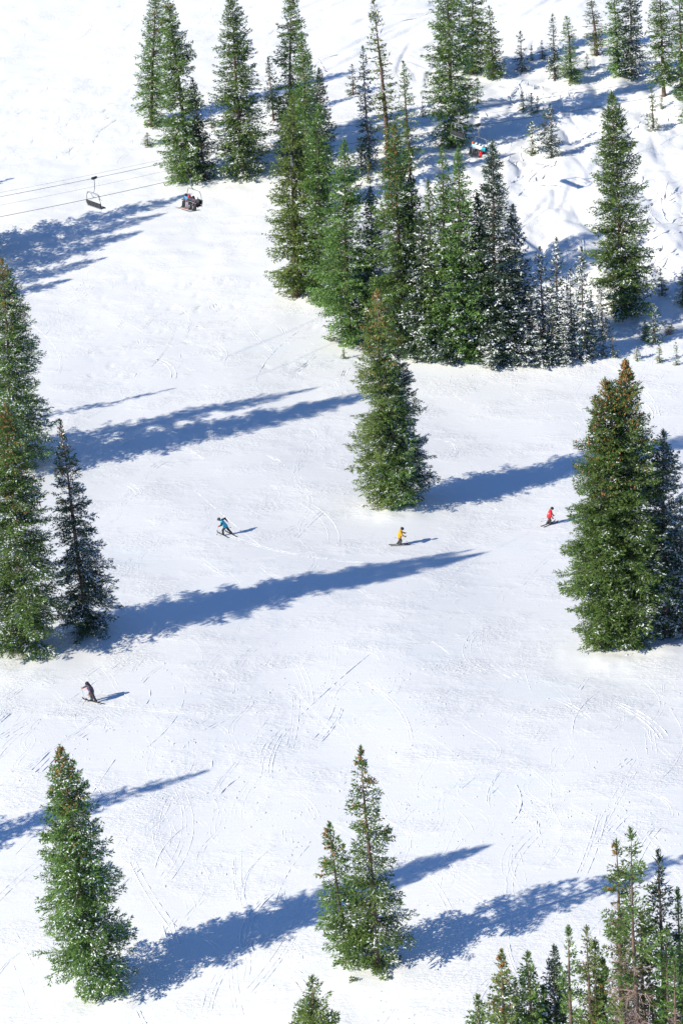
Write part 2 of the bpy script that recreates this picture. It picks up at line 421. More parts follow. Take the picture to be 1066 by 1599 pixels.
def spindle_mesh(C, D, L, W):
    n = len(C); D = norm(D); a = norm(np.cross(D, np.array((.3, .9, .1)))); b = np.cross(D, a); m = C + D * (L * .45)[:, None]
    V = np.stack([C, m + a * W[:, None], m + b * W[:, None], m - a * W[:, None], m - b * W[:, None], C + D * L[:, None]], 1).reshape(-1, 3)
    f = np.array([(0, 2, 1), (0, 3, 2), (0, 4, 3), (0, 1, 4), (5, 1, 2), (5, 2, 3), (5, 3, 4), (5, 4, 1)])
    return V, (np.arange(n)[:, None, None] * 6 + f[None]).reshape(-1, 3)

def conifer_meshes(H, R, seed, fine=True, dens=1.0, snow=.3, cones=0., bare=0., shape=.8, full=.82, gaps=.12, mat=None, rust=0., trunkr=None, lowcut=.02):
    """meshes of one conifer, base at origin, axis +z. full = where down the crown it is widest; bare = share of the lower crown that is dead"""
    mat = mat or NEEDLES
    rng = np.random.default_rng(seed)
    sp = (.46 if fine else .52) / dens
    hs, az, inner = [], [], []
    h = H * lowcut + .12; k = 0
    while h < H * .985:
        u = 1 - h / H; nb = max(3, int(round((4.5 + 3.0 * min(1, u * R / 1.2)) * (1 if fine else .9))))
        a0 = rng.uniform(0, 6.28)
        for i in range(nb): hs.append(h + rng.normal(0, sp * .16)); az.append(a0 + 6.283 * i / nb + rng.normal(0, .25)); inner.append(1.)
        for i in range(nb // 2): hs.append(h + sp * rng.uniform(.25, .75)); az.append(rng.uniform(0, 6.28)); inner.append(rng.uniform(.45, .8))
        h += sp * (.55 + .6 * min(1, u * 2.2)) * rng.uniform(.8, 1.2)
    hs = np.clip(np.array(hs), .08, H * .99); az = np.array(az); u = 1 - hs / H
    prof = np.where(u < full, (np.maximum(u, .001) / full) ** shape, 1 - .6 * ((u - full) / (1 - full)) ** 1.3)
    ph = rng.uniform(0, 50)
    lob = 1 + .42 * noise2(np.cos(az) * 1.1 + ph, np.sin(az) * 1.1 + hs * 4.2 / max(H, 6) * 1.6, seed % 9) + .5 * noise2(np.cos(az) * 2.2 + hs * 1.15, np.sin(az) * 2.2 - hs * .4 + ph, 3)
    prof = prof * np.minimum(1, np.maximum(u, .01) / .13) ** .55
    Ls = R * prof * np.clip(lob * rng.normal(.98, .15, len(hs)), .45, 1.14) * np.array(inner) + .16
    g = noise2(np.cos(az) * 1.6 + hs * .55 + ph, np.sin(az) * 1.6 + hs * .8, 5)
    tier = noise2(np.cos(az) * .9 + ph + 9, hs * .75 + np.sin(az) * .9, 7)                    # missing stretches of boughs between the tiers
    keep = (rng.random(len(hs)) > gaps) & (g < .36 - gaps * .8) & (tier < .36 - gaps * .5)
    Ls = Ls * np.where(tier > .14, .86, 1.0)
    dead = u > 1 - bare + .1 * rng.normal(0, 1, len(hs)) if bare > 0 else np.zeros(len(hs), bool)
    live = keep & ~(dead & (rng.random(len(hs)) < .88))
    pitch = .62 * np.exp(-u * 5.5) + .10 - .33 * sstep(u, .15, 1.0) + rng.normal(0, .08, len(hs))
    # slightly wandering trunk
    bx = lambda z: .012 * H * np.sin(z / H * 4.0 + ph) * (z / H) * (1 - z / H) * 2
    ca, sa, cp, spp = np.cos(az), np.sin(az), np.cos(pitch), np.sin(pitch)
    Xa = np.stack([ca * cp, sa * cp, spp], -1); Ya = np.stack([-sa, ca, 0 * ca], -1)
    roll = rng.normal(0, .22, len(hs)); Za = np.cross(Xa, Ya)
    Y2 = Ya * np.cos(roll)[:, None] + Za * np.sin(roll)[:, None]; Z2 = np.cross(Xa, Y2)
    O = np.stack([bx(hs), bx(hs) * .6, hs], -1)
    cls = np.array([int(np.argmin([abs(math.log(max(l, .1) / c)) for c in CLASSES])) for l in Ls]); var = rng.integers(0, 4, len(hs))
    bt = rng.normal(0, .13, len(hs))
    VV, TT, SN, DUST = [], [], [], []
    WV, WF, wn = [], [], 0
    DV, DF, dn = [], [], 0
    ring3 = np.array([(0, math.cos(a), math.sin(a)) for a in (0, 2.094, 4.189)])
    for c in range(len(CLASSES)):
        for v in range(4):
            T = TEMPL[fine][c][v]
            sel = np.where(live & (cls == c) & (var == v))[0]
            if len(sel):
                sc = Ls[sel] / T['L']
                Rm = np.stack([Xa[sel], Y2[sel], Z2[sel]], -1) * sc[:, None, None]
                P = np.einsum('mij,nkj->mnki', Rm, T['V']) + O[sel][:, None, None]
                if snow > 0:                                                        # dusting left lying along single sprays
                    sh_ = .5 + .5 * (ca[sel] * SH[0] + sa[sel] * SH[1])
                    pd = np.clip(snow * .45 * (.35 + 1.2 * sh_) * (.35 + .9 * u[sel]), 0, .8)
                    md = (rng.random(P.shape[:2]) < pd[:, None]) & (noise2(P[:, :, 0, 0] * 1.2 + P[:, :, 0, 1] * .7 + ph, P[:, :, 0, 2] * 1.5 - P[:, :, 0, 1] * .8, 2) > .06)
                    Q = P[md]; Qc = Q.mean(1, keepdims=True); DUST.append(Qc + (Q - Qc) * np.array((1.0, 1.0, .55)) + np.array((0, 0, .035)))
                VV.append(P.reshape(-1, 3, 3)); TT.append((T['tint'][None] + bt[sel][:, None]).ravel())
                if snow > 0 and T['snow']:
                    sC = np.array([f[0] for f in T['snow']]); sD = np.array([f[1] for f in T['snow']]); sS = np.array([f[2] for f in T['snow']])
                    C = np.einsum('mij,nj->mni', Rm, sC) + O[sel][:, None]; D = np.einsum('mij,nj->mni', Rm, sD)
                    shade = .5 - .5 * (-(ca[sel] * SH[0] + sa[sel] * SH[1]))          # snow lasts on the side away from the sun
                    pr = np.clip(snow * (.5 + 1.0 * shade) * (.4 + .8 * u[sel]), 0, 1)
                    laden = rng.random(len(sel)) < np.clip(pr * 1.25, 0, 1)                  # a bough is either laden or shaken clean
                    mk = laden[:, None] & (rng.random(C.shape[:2]) < .55 + .4 * snow)
                    for i, j in zip(*np.where(mk)): SN.append((C[i, j], D[i, j], sS[j] * (.8 + .35 * snow) * min(1.15, sc[i])))
            # wood of every bough, live or dead
            sel = np.where((keep | dead) & (cls == c) & (var == v))[0]
            for m in sel:
                w = T['wood'] * (Ls[m] / T['L']); Rm = np.stack([Xa[m], Y2[m], Z2[m]], -1)
                rad = np.array((.035, .026, .016, .006)) * (.5 + .3 * Ls[m])
                pts = (w[:, None] + ring3[None] * rad[:, None, None]) @ Rm.T + O[m]
                if dead[m] and not live[m]:
                    DV.append(pts.reshape(-1, 3)); DF.append(np.array([(i * 3 + q, i * 3 + (q + 1) % 3, i * 3 + 3 + (q + 1) % 3, i * 3 + 3 + q) for i in range(3) for q in range(3)]) + dn); dn += 12
                    # bare side twigs
                    nt_ = int(4 + 7 * Ls[m]); tt = rng.uniform(.15, 1, nt_); sd = rng.choice([-1, 1], nt_)
                    bp = np.stack([np.interp(tt, [0, .33, .66, 1], w[:, i]) for i in range(3)], -1)
                    dd = norm(np.stack([rng.uniform(.2, 1, nt_), sd * rng.uniform(.3, 1, nt_), rng.normal(-.1, .35, nt_)], -1)) * (rng.uniform(.25, .75, nt_) * (1.15 - tt) * (.4 + .5 * Ls[m]))[:, None]
                    sv = norm(np.cross(dd, rng.normal(0, 1, (nt_, 3)))) * .018
                    tv = np.stack([bp - sv, bp + sv, bp + dd + sv * .3, bp + dd - sv * .3], 1).reshape(-1, 3) @ Rm.T + O[m]
                    DV.append(tv); DF.append(np.arange(nt_ * 4).reshape(-1, 4) + dn); dn += nt_ * 4
                else:
                    WV.append(pts.reshape(-1, 3)); WF.append(np.array([(i * 3 + q, i * 3 + (q + 1) % 3, i * 3 + 3 + (q + 1) % 3, i * 3 + 3 + q) for i in range(3) for q in range(3)]) + wn); wn += 12
    # leader shoot and topmost whorl
    nl = 26; zt = H * np.sort(rng.uniform(.955, 1.0, nl)); a = rng.uniform(0, 6.28, nl)
    d = norm(np.stack([np.cos(a) * .6, np.sin(a) * .6, rng.uniform(.5, 1.1, nl)], -1)); b0 = np.stack([bx(zt), bx(zt) * .6, zt], -1); ln = .12 + (H - zt) * .55
    sv = norm(np.cross(d, rng.normal(0, 1, (nl, 3)))) * .06
    VV.append(np.stack([b0 - sv * .7, b0 + sv * .7, b0 + d * ln[:, None]], 1)); TT.append(np.full(nl, .7))
    out = {}
    V = np.concatenate(VV); n = len(V)
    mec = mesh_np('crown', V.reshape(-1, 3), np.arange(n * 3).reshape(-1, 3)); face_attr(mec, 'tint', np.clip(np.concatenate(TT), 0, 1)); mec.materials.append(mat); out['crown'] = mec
    # trunk
    tr = trunkr or (.011 * H + .05)
    zs = np.linspace(-.5, H * .99, 14); ns = 8; th = np.linspace(0, 2 * np.pi, ns, endpoint=False)
    rad = tr * np.clip(1 - zs / H, .03, 1.05) ** .85 * (1 + .5 * np.exp(-np.maximum(zs, 0) / .5))
    tv = np.stack([np.stack([bx(z) + r * np.cos(th), bx(z) * .6 + r * np.sin(th), np.full(ns, z)], -1) for z, r in zip(np.maximum(zs, -.5), rad)]).reshape(-1, 3)
    tf = np.array([(i * ns + q, i * ns + (q + 1) % ns, (i + 1) * ns + (q + 1) % ns, (i + 1) * ns + q) for i in range(13) for q in range(ns)])
    tn = len(tv)
    if WV: tv = np.concatenate([tv] + WV); tf = np.concatenate([tf, np.concatenate(WF) + tn])
    met = mesh_np('trunk', tv, tf, True); met.materials.append(BARK); out['trunk'] = met
    if DV:
        med = mesh_np('dead_branches', np.concatenate(DV), np.concatenate(DF)); med.materials.append(DEAD); out['dead_branches'] = med
    if len(SN) > 3:
        v, f = lump_mesh(SN, rng)
        if DUST:
            dq = np.concatenate(DUST); f = np.concatenate([f, np.arange(len(dq) * 3).reshape(-1, 3) + len(v)]); v = np.concatenate([v, dq.reshape(-1, 3)])
        mes = mesh_np('clinging_snow', v, f, False); mes.materials.append(CLUMP); out['clinging_snow'] = mes
    if cones > 0:
        sel = np.where(live & (u < .42) & (rng.random(len(hs)) < cones * np.clip(1.25 - u * 2.2, .15, 1)))[0]
        C, D = [], []
        for m in sel:
            for _ in range(rng.integers(3, 8)):
                t = rng.uniform(.45, 1.02); C.append(O[m] + Xa[m] * Ls[m] * t + Y2[m] * rng.normal(0, .12) * Ls[m] + np.array((0, 0, .06 - .05 * Ls[m] * t * t))); D.append((rng.normal(0, .3), rng.normal(0, .3), -1))
        if C:
            C, D = np.array(C), np.array(D, float); nC = len(C)
            v, f = spindle_mesh(C, D, rng.uniform(.16, .28, nC), rng.uniform(.04, .065, nC)); mek = mesh_np('cone_cluster', v, f); mek.materials.append(CONE); out['cone_cluster'] = mek
    return out

CENSUS = {}
def place_tree(name, label, meshes, loc, axis, group, scale=(1, 1, 1), rot=0., cat='tree'):
    root = empty(name, tuple(loc)); tag(root, label, cat, group)
    q = Vector((0, 0, 1)).rotation_difference(Vector(axis))
    root.rotation_mode = 'QUATERNION'
    root.rotation_quaternion = q @ Quaternion((0, 0, 1), rot); root.scale = scale
    for part in ('trunk', 'crown', 'dead_branches', 'clinging_snow', 'cone_cluster'):
        if part in meshes:
            o = link(part, meshes[part], None, root)
            if part in ('clinging_snow', 'cone_cluster', 'dead_branches'): o['kind'] = 'stuff'
    return root

_seed = [100]
def tree(label, tip, base, width, group, name='spruce_tree', Y=None, lean=None, shared=None, rot=None, **kw):
    """tip/base in photograph pixels pick the spot on the slope and the real height there"""
    _seed[0] += 1
    if Y is None: B = ground(base[0], base[1] - (.10 * width if shared is None and base[1] < 1600 else 0))
    else:
        d = ray(*base); t = Y / d[1]; P = CAM + d * t; B = np.array((P[0], Y, float(height(P[0], Y))))
    d = ray(*tip); t = B[1] / d[1]; T = CAM + d * t
    H = T[2] - B[2]; D = (B - CAM) @ CF; R = width / 2 / (F / D)
    axis = (T - B) / np.linalg.norm(T - B)
    B = B - np.array((0, 0, .05))
    if shared is not None:
        ms, h0, r0 = shared
        return place_tree(name, label, ms, B, axis, group, (R / r0, R / r0, H / h0), rot if rot is not None else _seed[0] * 1.7)
    ms = conifer_meshes(H, R, _seed[0], **kw)
    CENSUS[label] = (round(H, 1), round(R, 1), len(ms['crown'].polygons))
    return place_tree(name, label, ms, B, axis, group)

G1 = 'tall spruces standing on the open run'
G2 = 'dense trees at the middle of the slope'
G3 = 'trees on the upper slope'
G4 = 'trees rising from the bottom edge'
G5 = 'snowy young trees along the gully'

# ---- lone trees on the run
tree('dense full spruce at the lower left, nearest whole tree', (93, 1161), (150, 1560), 150, G1, dens=1.25, snow=0.48, cones=.5, full=.8, shape=.72, gaps=.07)
tree('airy spruce with stepped boughs at the lower middle', (563, 1163), (588, 1524), 116, G1, dens=.95, snow=0.54, cones=.45, full=.78, shape=.85, gaps=.16)
tree('shorter spruce tucked against the left side of the lower middle spruce', (513, 1281), (545, 1512), 80, G1, dens=1.0, snow=0.15, cones=.35, full=.72)
tree('broad green spruce at the left edge, front of its clump', (8, 622), (38, 1032), 168, G1, dens=1.2, snow=0.48, cones=.75, full=.86, shape=.72)
tree('tall spruce with brown top at the left edge, behind the broad one', (3, 398), (22, 742), 140, G1, dens=1.1, snow=0.52, cones=.9, full=.84, shape=.68)
tree('slim pointed spruce beside the broad left edge spruce', (93, 653), (141, 996), 112, G1, dens=.95, snow=0.60, cones=.25, full=.86, shape=.95, mat=NEEDLES_DARK)
tree('spruce with rusty cones on its left, in the lone centre clump', (590, 450), (597, 800), 112, G1, dens=.95, snow=0.30, cones=.8, full=.72, shape=.52, mat=NEEDLES_OLIVE)
tree('bright green slender spruce in front, in the lone centre clump', (594, 518), (625, 802), 92, G1, dens=1.05, snow=0.38, full=.8, shape=.68)
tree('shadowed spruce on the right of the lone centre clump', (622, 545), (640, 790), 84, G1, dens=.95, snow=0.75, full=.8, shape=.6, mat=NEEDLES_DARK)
tree('lush spruce on the right, left stem of the pair, brown tipped', (944, 588), (940, 1026), 128, G1, dens=1.35, snow=0.2, cones=.9, full=.72, shape=.55, gaps=.05)
tree('tallest spruce on the right, cone covered crown, right of the pair', (976, 558), (988, 1024), 132, G1, dens=1.3, snow=0.26, cones=.9, full=.72, shape=.6, gaps=.06)
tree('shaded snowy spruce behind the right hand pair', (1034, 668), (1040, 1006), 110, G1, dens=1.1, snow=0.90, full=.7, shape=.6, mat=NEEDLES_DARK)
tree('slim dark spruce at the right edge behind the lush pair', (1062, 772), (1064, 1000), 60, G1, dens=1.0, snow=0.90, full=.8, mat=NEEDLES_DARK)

# ---- trees cut by the bottom edge
B4 = dict(dens=1.25, snow=.12)
tree('lone treetop poking up at the bottom edge, left of middle', (487, 1523), (500, 1760), 146, G4, **B4, mat=NEEDLES_OLIVE)
tree('lowest little treetop at the left end of the bottom right grove', (745, 1553), (752, 1720), 72, G4, **B4)
tree('bushy treetop, second from left in the bottom right grove', (782, 1482), (792, 1770), 101, G4, **B4, mat=NEEDLES_OLIVE, cones=.3)
tree('green treetop, third from left in the bottom right grove', (823, 1484), (835, 1760), 97, G4, **B4)
tree('small dark treetop low between two greener ones', (847, 1538), (850, 1745), 56, G4, **B4, mat=NEEDLES_DARK)
tree('dark bluish treetop in the bottom right grove', (864, 1474), (872, 1745), 76, G4, dens=1.25, snow=.4, mat=NEEDLES_DARK)
tree('thin grey-green treetop left of a forked pair', (887, 1445), (898, 1775), 72, G4, dens=1.0, snow=.15, bare=.35, gaps=.2)
tree('olive treetop with bare stem showing, grove middle', (915, 1444), (926, 1780), 80, G4, dens=1.0, snow=.1, bare=.6, gaps=.2, mat=NEEDLES_OLIVE)
tree('short orange-tinged treetop beside the half-dead trunk', (940, 1494), (950, 1770), 89, G4, dens=1.0, snow=.12, cones=.5)
tree('half-dead pinkish spruce with thin top, bottom right', (961, 1308), (985, 1790), 87, G4, dens=1.0, snow=.1, bare=.74, gaps=.34, cones=.15, mat=NEEDLES_OLIVE, shape=.6)
tree('tallest bottom right spruce with long bare trunk', (984, 1289), (1004, 1800), 101, G4, dens=.95, snow=.1, bare=.55, gaps=.25, shape=.55, full=.5, trunkr=.19)
tree('dark spire right of the tallest bottom right spruce', (1027, 1325), (1040, 1780), 80, G4, dens=1.0, snow=.25, bare=.3, gaps=.2, mat=NEEDLES_DARK, shape=.65)
tree('yellow-green tree in front of the tall bare trunk', (1000, 1420), (1010, 1790), 66, G4, dens=1.0, snow=.08, mat=NEEDLES_OLIVE)
tree('leafy green tree low at the bottom right, under the dark spire', (1040, 1445), (1048, 1800), 86, G4, dens=1.25, snow=.12, gaps=.18)
tree('treetop cut by the right edge near the bottom corner', (1068, 1435), (1072, 1790), 77, G4, dens=1.0, snow=.1, bare=.45, gaps=.2)
tree('grey bare-stemmed tree in the bottom right corner', (1052, 1490), (1062, 1810), 60, G4, dens=1.0, snow=.1, bare=.75, gaps=.25)
tree('tiny yellowish treetop at the foot of the bare trunk', (972, 1574), (975, 1700), 53, G4, dens=1.0, snow=.05, mat=NEEDLES_OLIVE)

tree('grey-green tree squeezed between the olive and orange-tinged treetops', (928, 1462), (936, 1776), 63, G4, dens=1.1, snow=.1, gaps=.16, mat=NEEDLES_OLIVE)
tree('dim tree behind the half-dead pinkish spruce', (972, 1420), (984, 1770), 59, G4, dens=1.0, snow=.3, bare=.3, gaps=.18, mat=NEEDLES_DARK)
tree('snowy dim tree low behind the bushy and green treetops', (804, 1530), (812, 1730), 63, G4, dens=1.1, snow=.6, mat=NEEDLES_DARK)
tree('small green tree low between dark bluish and grey-green treetops', (878, 1530), (884, 1740), 58, G4, dens=1.1, snow=.2)
tree('dead grey snag leaning low beside the dark spire', (1012, 1510), (1034, 1790), 36, G4, dens=.9, snow=0, bare=.97, gaps=.3)
tree('bright leafy tree at the very right of the bottom grove', (1056, 1385), (1066, 1770), 52, G4, dens=1.0, snow=.12, bare=.25, gaps=.2)

# ---- upper left trees
U = dict(fine=False, dens=1.35, gaps=.1)
tree('tall spruce at the upper left with the chair in front of its foot', (259, -22), (297, 290), 98, G3, **U, snow=.3, cones=.15, full=.9, shape=.72)
tree('slim spruce hugging the left of the tall upper left spruce', (243, -30), (237, 203), 60, G3, **U, snow=.2, cones=.4, full=.8, shape=.6)
tree('small spruce squeezed at the right foot of the upper left trees', (300, 120), (322, 285), 40, G3, **U, snow=.4, mat=NEEDLES_DARK)
tree('flaring snowy-skirted spruce beside the lift, upper left', (361, -18), (380, 286), 102, G3, **U, snow=.55, full=.9, shape=.62)
tree('thin young spruce right of the flaring snowy-skirted spruce', (419, 90), (427, 191), 34, G3, fine=False, dens=1.0, snow=.2, mat=NEEDLES_DARK, lowcut=.2)
tree('ragged-topped spruce reaching the top edge above the dense grove', (453, -20), (455, 262), 76, G3, **{**U, 'gaps': .16}, snow=.2, shape=.55, cones=.1)
tree('spruce with brown-flecked crown behind the dense grove', (471, 48), (480, 300), 66, G3, **U, snow=.15, shape=.6, cones=.2)
tree('dark spruce top rising right of the ragged topped spruce', (498, 105), (504, 330), 56, G3, **U, snow=.2, mat=NEEDLES_DARK, shape=.6)

# ---- the dense grove in the middle
tree('pale green spruce at the left end of the dense grove', (455, 146), (462, 472), 92, G2, **U, snow=.15, full=.8, shape=.62, mat=NEEDLES_OLIVE)
tree('spruce with bright narrow tip, second in the dense grove', (497, 158), (500, 478), 78, G2, **U, snow=.2, full=.8, shape=.62)
tree('broad spruce bulging left over the run, third in the grove', (537, 215), (545, 548), 112, G2, **U, snow=.15, full=.78, shape=.7)
tree('spruce with orange-brown crown in the dense grove', (615, 192), (626, 562), 108, G2, **U, snow=.18, cones=.5, full=.75, shape=.65)
tree('thin pale-tipped spruce between larger grove trees', (668, 278), (672, 566), 54, G2, **U, snow=.4)
tree('spruce with twin of equal height to its right, dense grove', (689, 226), (696, 566), 82, G2, **U, snow=.35, full=.8)
tree('sunlit yellow-green spruce in the dense grove', (714, 228), (726, 570), 96, G2, **U, snow=.18, full=.75)
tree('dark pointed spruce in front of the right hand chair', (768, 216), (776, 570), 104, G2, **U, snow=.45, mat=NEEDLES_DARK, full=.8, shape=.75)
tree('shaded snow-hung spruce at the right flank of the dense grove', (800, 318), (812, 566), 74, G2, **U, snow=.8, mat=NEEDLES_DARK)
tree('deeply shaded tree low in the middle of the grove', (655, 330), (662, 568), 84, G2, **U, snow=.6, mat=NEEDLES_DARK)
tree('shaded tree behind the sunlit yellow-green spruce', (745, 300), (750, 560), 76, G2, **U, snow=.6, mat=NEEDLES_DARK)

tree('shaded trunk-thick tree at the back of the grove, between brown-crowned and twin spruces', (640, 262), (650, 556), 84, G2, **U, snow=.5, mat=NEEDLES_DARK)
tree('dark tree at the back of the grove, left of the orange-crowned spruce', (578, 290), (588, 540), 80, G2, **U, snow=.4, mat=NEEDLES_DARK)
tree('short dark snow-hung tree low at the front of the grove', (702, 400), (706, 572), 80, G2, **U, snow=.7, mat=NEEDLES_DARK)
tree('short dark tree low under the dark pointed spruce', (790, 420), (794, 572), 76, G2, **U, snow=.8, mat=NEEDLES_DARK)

# ---- shared stock of slim and small trees
def stock(H, R, seed, **kw): return (conifer_meshes(H, R, seed, **kw), H, R)
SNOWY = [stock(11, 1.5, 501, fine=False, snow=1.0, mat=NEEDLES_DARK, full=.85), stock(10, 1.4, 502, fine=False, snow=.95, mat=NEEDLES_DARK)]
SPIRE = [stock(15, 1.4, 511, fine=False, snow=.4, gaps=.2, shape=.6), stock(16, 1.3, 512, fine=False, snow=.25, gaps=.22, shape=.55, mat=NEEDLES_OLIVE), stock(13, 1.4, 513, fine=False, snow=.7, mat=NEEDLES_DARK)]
SMALL = [stock(4, .8, 521, fine=True, snow=.3, mat=NEEDLES_DARK), stock(4.5, .8, 522, fine=True, snow=.7), stock(3.0, .55, 523, fine=True, snow=.85), stock(3.2, .6, 524, fine=True, snow=.35, mat=NEEDLES_OLIVE)]

tree('snow-plastered spire right of the dense grove, tallest of its row', (868, 370), (870, 556), 44, G5, shared=SNOWY[0])
tree('snow-plastered tree touching the grove flank, left of the spires', (842, 384), (850, 556), 48, G5, shared=SNOWY[1])
tree('snowy spire with dark pointed tip, right end of the spire row', (907, 384), (912, 560), 46, G5, shared=SNOWY[1], rot=2.0)
tree('half-hidden snowy spire between two taller spires', (889, 418), (892, 554), 36, G5, shared=SNOWY[0], rot=4.0)
tree('low snow-laden tree at the foot of the grove flank', (826, 446), (832, 566), 50, G5, shared=SNOWY[1], rot=5.0)
tree('lone tall spruce on the right above the gully', (953, 139), (974, 503), 114, G3, **U, snow=.4, full=.82, shape=.65)
tree('small dark tree in the shade right of the lone tall spruce', (1019, 474), (1021, 534), 34, G5, name='young_spruce', shared=SMALL[1])
tree('little tree between lone tall spruce and right edge', (1030, 419), (1033, 461), 20, G5, name='young_spruce', shared=SMALL[0])
tree('dark little tree cut by the right edge above the gully', (1064, 428), (1066, 476), 28, G5, name='young_spruce', shared=SMALL[1], rot=1.0)

# ---- top middle and top right
tree('tallest spruce at the top middle, trunk showing, chair at its foot', (693, -75), (708, 238), 88, G3, **{**U, 'gaps': .16}, snow=.35, shape=.5, full=.75)
tree('spruce cut by the top edge just right of the tallest one', (737, -60), (736, 122), 56, G3, **U, snow=.2, shape=.55)
tree('compact spruce alone at top, right of the tallest pair', (763, 8), (770, 124), 44, G3, **U, snow=.15, full=.85)
tree('thin high spire at the top middle with bare tip', (583, -5), (606, 236), 46, G3, shared=SPIRE[1])
tree('dark thin spire left of the bare-tipped spire', (566, 70), (577, 262), 38, G3, shared=SPIRE[2])
tree('scraggly spire right of the bare-tipped spire', (629, 94), (640, 262), 38, G3, shared=SPIRE[0])
tree('small dark tree alone left of the thin spires', (549, 100), (551, 148), 22, G3, name='young_spruce', shared=SMALL[0], rot=2.0)
tree('knee-high snowy fir under the dark thin spire', (563, 214), (564, 270), 26, G3, name='young_spruce', shared=SMALL[1], rot=3.0)
tree('pale little sapling before the thin spires', (574, 250), (575, 284), 14, G3, name='young_spruce', shared=SMALL[3], rot=3.0)
tree('tiny tree right of the scraggly spire', (659, 162), (660, 182), 10, G3, name='young_spruce', shared=SMALL[1], rot=4.0)
tree('small dark spruce left of the half-brown pair, top right', (812, 48), (814, 110), 24, G3, name='young_spruce', shared=SMALL[0], rot=5.0)
tree('half-brown thin spruce, left of its pair at top right', (862, 20), (866, 124), 28, G3, shared=SPIRE[2], rot=1.0)
tree('snowy spruce, right of the half-brown pair at top right', (884, 24), (891, 130), 38, G3, shared=SPIRE[0], rot=2.0)
tree('airy spruce at the top edge in front of the ski traverses', (922, -6), (930, 84), 36, G3, shared=SPIRE[1], rot=3.0)
tree('spruce cut by the top edge, left of the top right row', (957, -40), (966, 122), 46, G3, **U, snow=.5, shape=.6)
tree('snowy spruce second in the top right row', (984, -48), (986, 128), 48, G3, **U, snow=.7, shape=.6, mat=NEEDLES_DARK)
tree('green spruce third in the top right row, brown trunk foot', (1026, -60), (1036, 156), 56, G3, **U, snow=.5, shape=.55, lowcut=.12)
tree('spruce in the top right corner', (1060, -50), (1064, 158), 48, G3, **U, snow=.4, shape=.55)
tree('spruce branch end at the right edge below the corner trees', (1074, 90), (1076, 196), 36, G3, shared=SPIRE[0], rot=4.0)
tree('slender young spruce at the right under the corner trees', (1016, 138), (1020, 202), 18, G3, name='young_spruce', shared=SMALL[3], rot=1.2)
tree('sapling right beside the slender young spruce', (1031, 148), (1032, 168), 8, G3, name='young_spruce', shared=SMALL[3], rot=2.2)
tree('snowy sapling right of the tallest top middle spruce', (745, 122), (745, 161), 16, G3, name='young_spruce', shared=SMALL[2], rot=.2)
tree('left sapling of a trio on the bright mogul slope', (815, 143), (816, 172), 12, G3, name='young_spruce', shared=SMALL[3], rot=.6)
tree('middle sapling of the trio on the mogul slope', (829, 145), (830, 176), 16, G3, name='young_spruce', shared=SMALL[2], rot=1.6)
tree('right sapling of the trio on the mogul slope', (838, 150), (839, 174), 10, G3, name='young_spruce', shared=SMALL[2], rot=2.6)
tree('taller of two dark firs side by side among the moguls', (858, 161), (861, 245), 32, G3, shared=SNOWY[1], rot=.9)
tree('shorter of two dark firs side by side among the moguls', (848, 168), (850, 226), 20, G3, name='young_spruce', shared=SMALL[0], rot=3.9)
tree('snow-caked little fir left of the two dark firs', (829, 190), (831, 240), 24, G3, name='young_spruce', shared=SMALL[2], rot=4.9)
tree('stubby sapling below the airy top edge spruce', (915, 83), (916, 108), 12, G3, name='young_spruce', shared=SMALL[1], rot=5.9)
tree('baby fir left of a faint pair near the half-brown spruce', (829, 70), (830, 94), 11, G3, name='young_spruce', shared=SMALL[1], rot=.4)
tree('baby fir close by the foot of the half-brown spruce', (845, 62), (846, 92), 14, G3, name='young_spruce', shared=SMALL[0], rot=.8)
tree('small snowy spruce at the left foot of the upper left trees', (230, 207), (231, 228), 16, G3, name='young_spruce', shared=SMALL[3], rot=.3)
tree('low fir poking up beside the trunk of the flaring spruce', (330, 165), (330, 200), 16, G3, name='young_spruce', shared=SMALL[0], rot=.7)
tree('tiny fir on the run at the lower left of the grove', (536, 543), (537, 560), 9, G2, name='young_spruce', shared=SMALL[3], rot=.9)

for i, (lab, tx, ty, bx_, by_, w, s_) in enumerate([
        ('frosted young tree wedged left of the low snow-laden tree', 812, 470, 816, 568, 44, 0),
        ('frosted young tree in front of the tallest snow spire', 862, 470, 864, 566, 36, 1),
        ('frosted young tree low between the spires, nearest the lip', 880, 486, 882, 568, 34, 0),
        ('frosted young tree right below the right end spire', 922, 462, 924, 556, 32, 1),
        ('frosted bushy tree hiding the foot of the grove flank', 842, 496, 846, 570, 44, 0),
        ('frosted tree at the left foot of the lone tall spruce', 936, 440, 940, 530, 30, 1),
        ('frosted little tree left of the small dark shaded tree', 1006, 500, 1007, 530, 20, 0),
        ('frosted low tree right of the deep shade near the grove front', 766, 500, 770, 571, 50, 1)]):
    tree(lab, (tx, ty), (bx_, by_), w, G5, shared=SNOWY[s_], rot=i * 2.1)

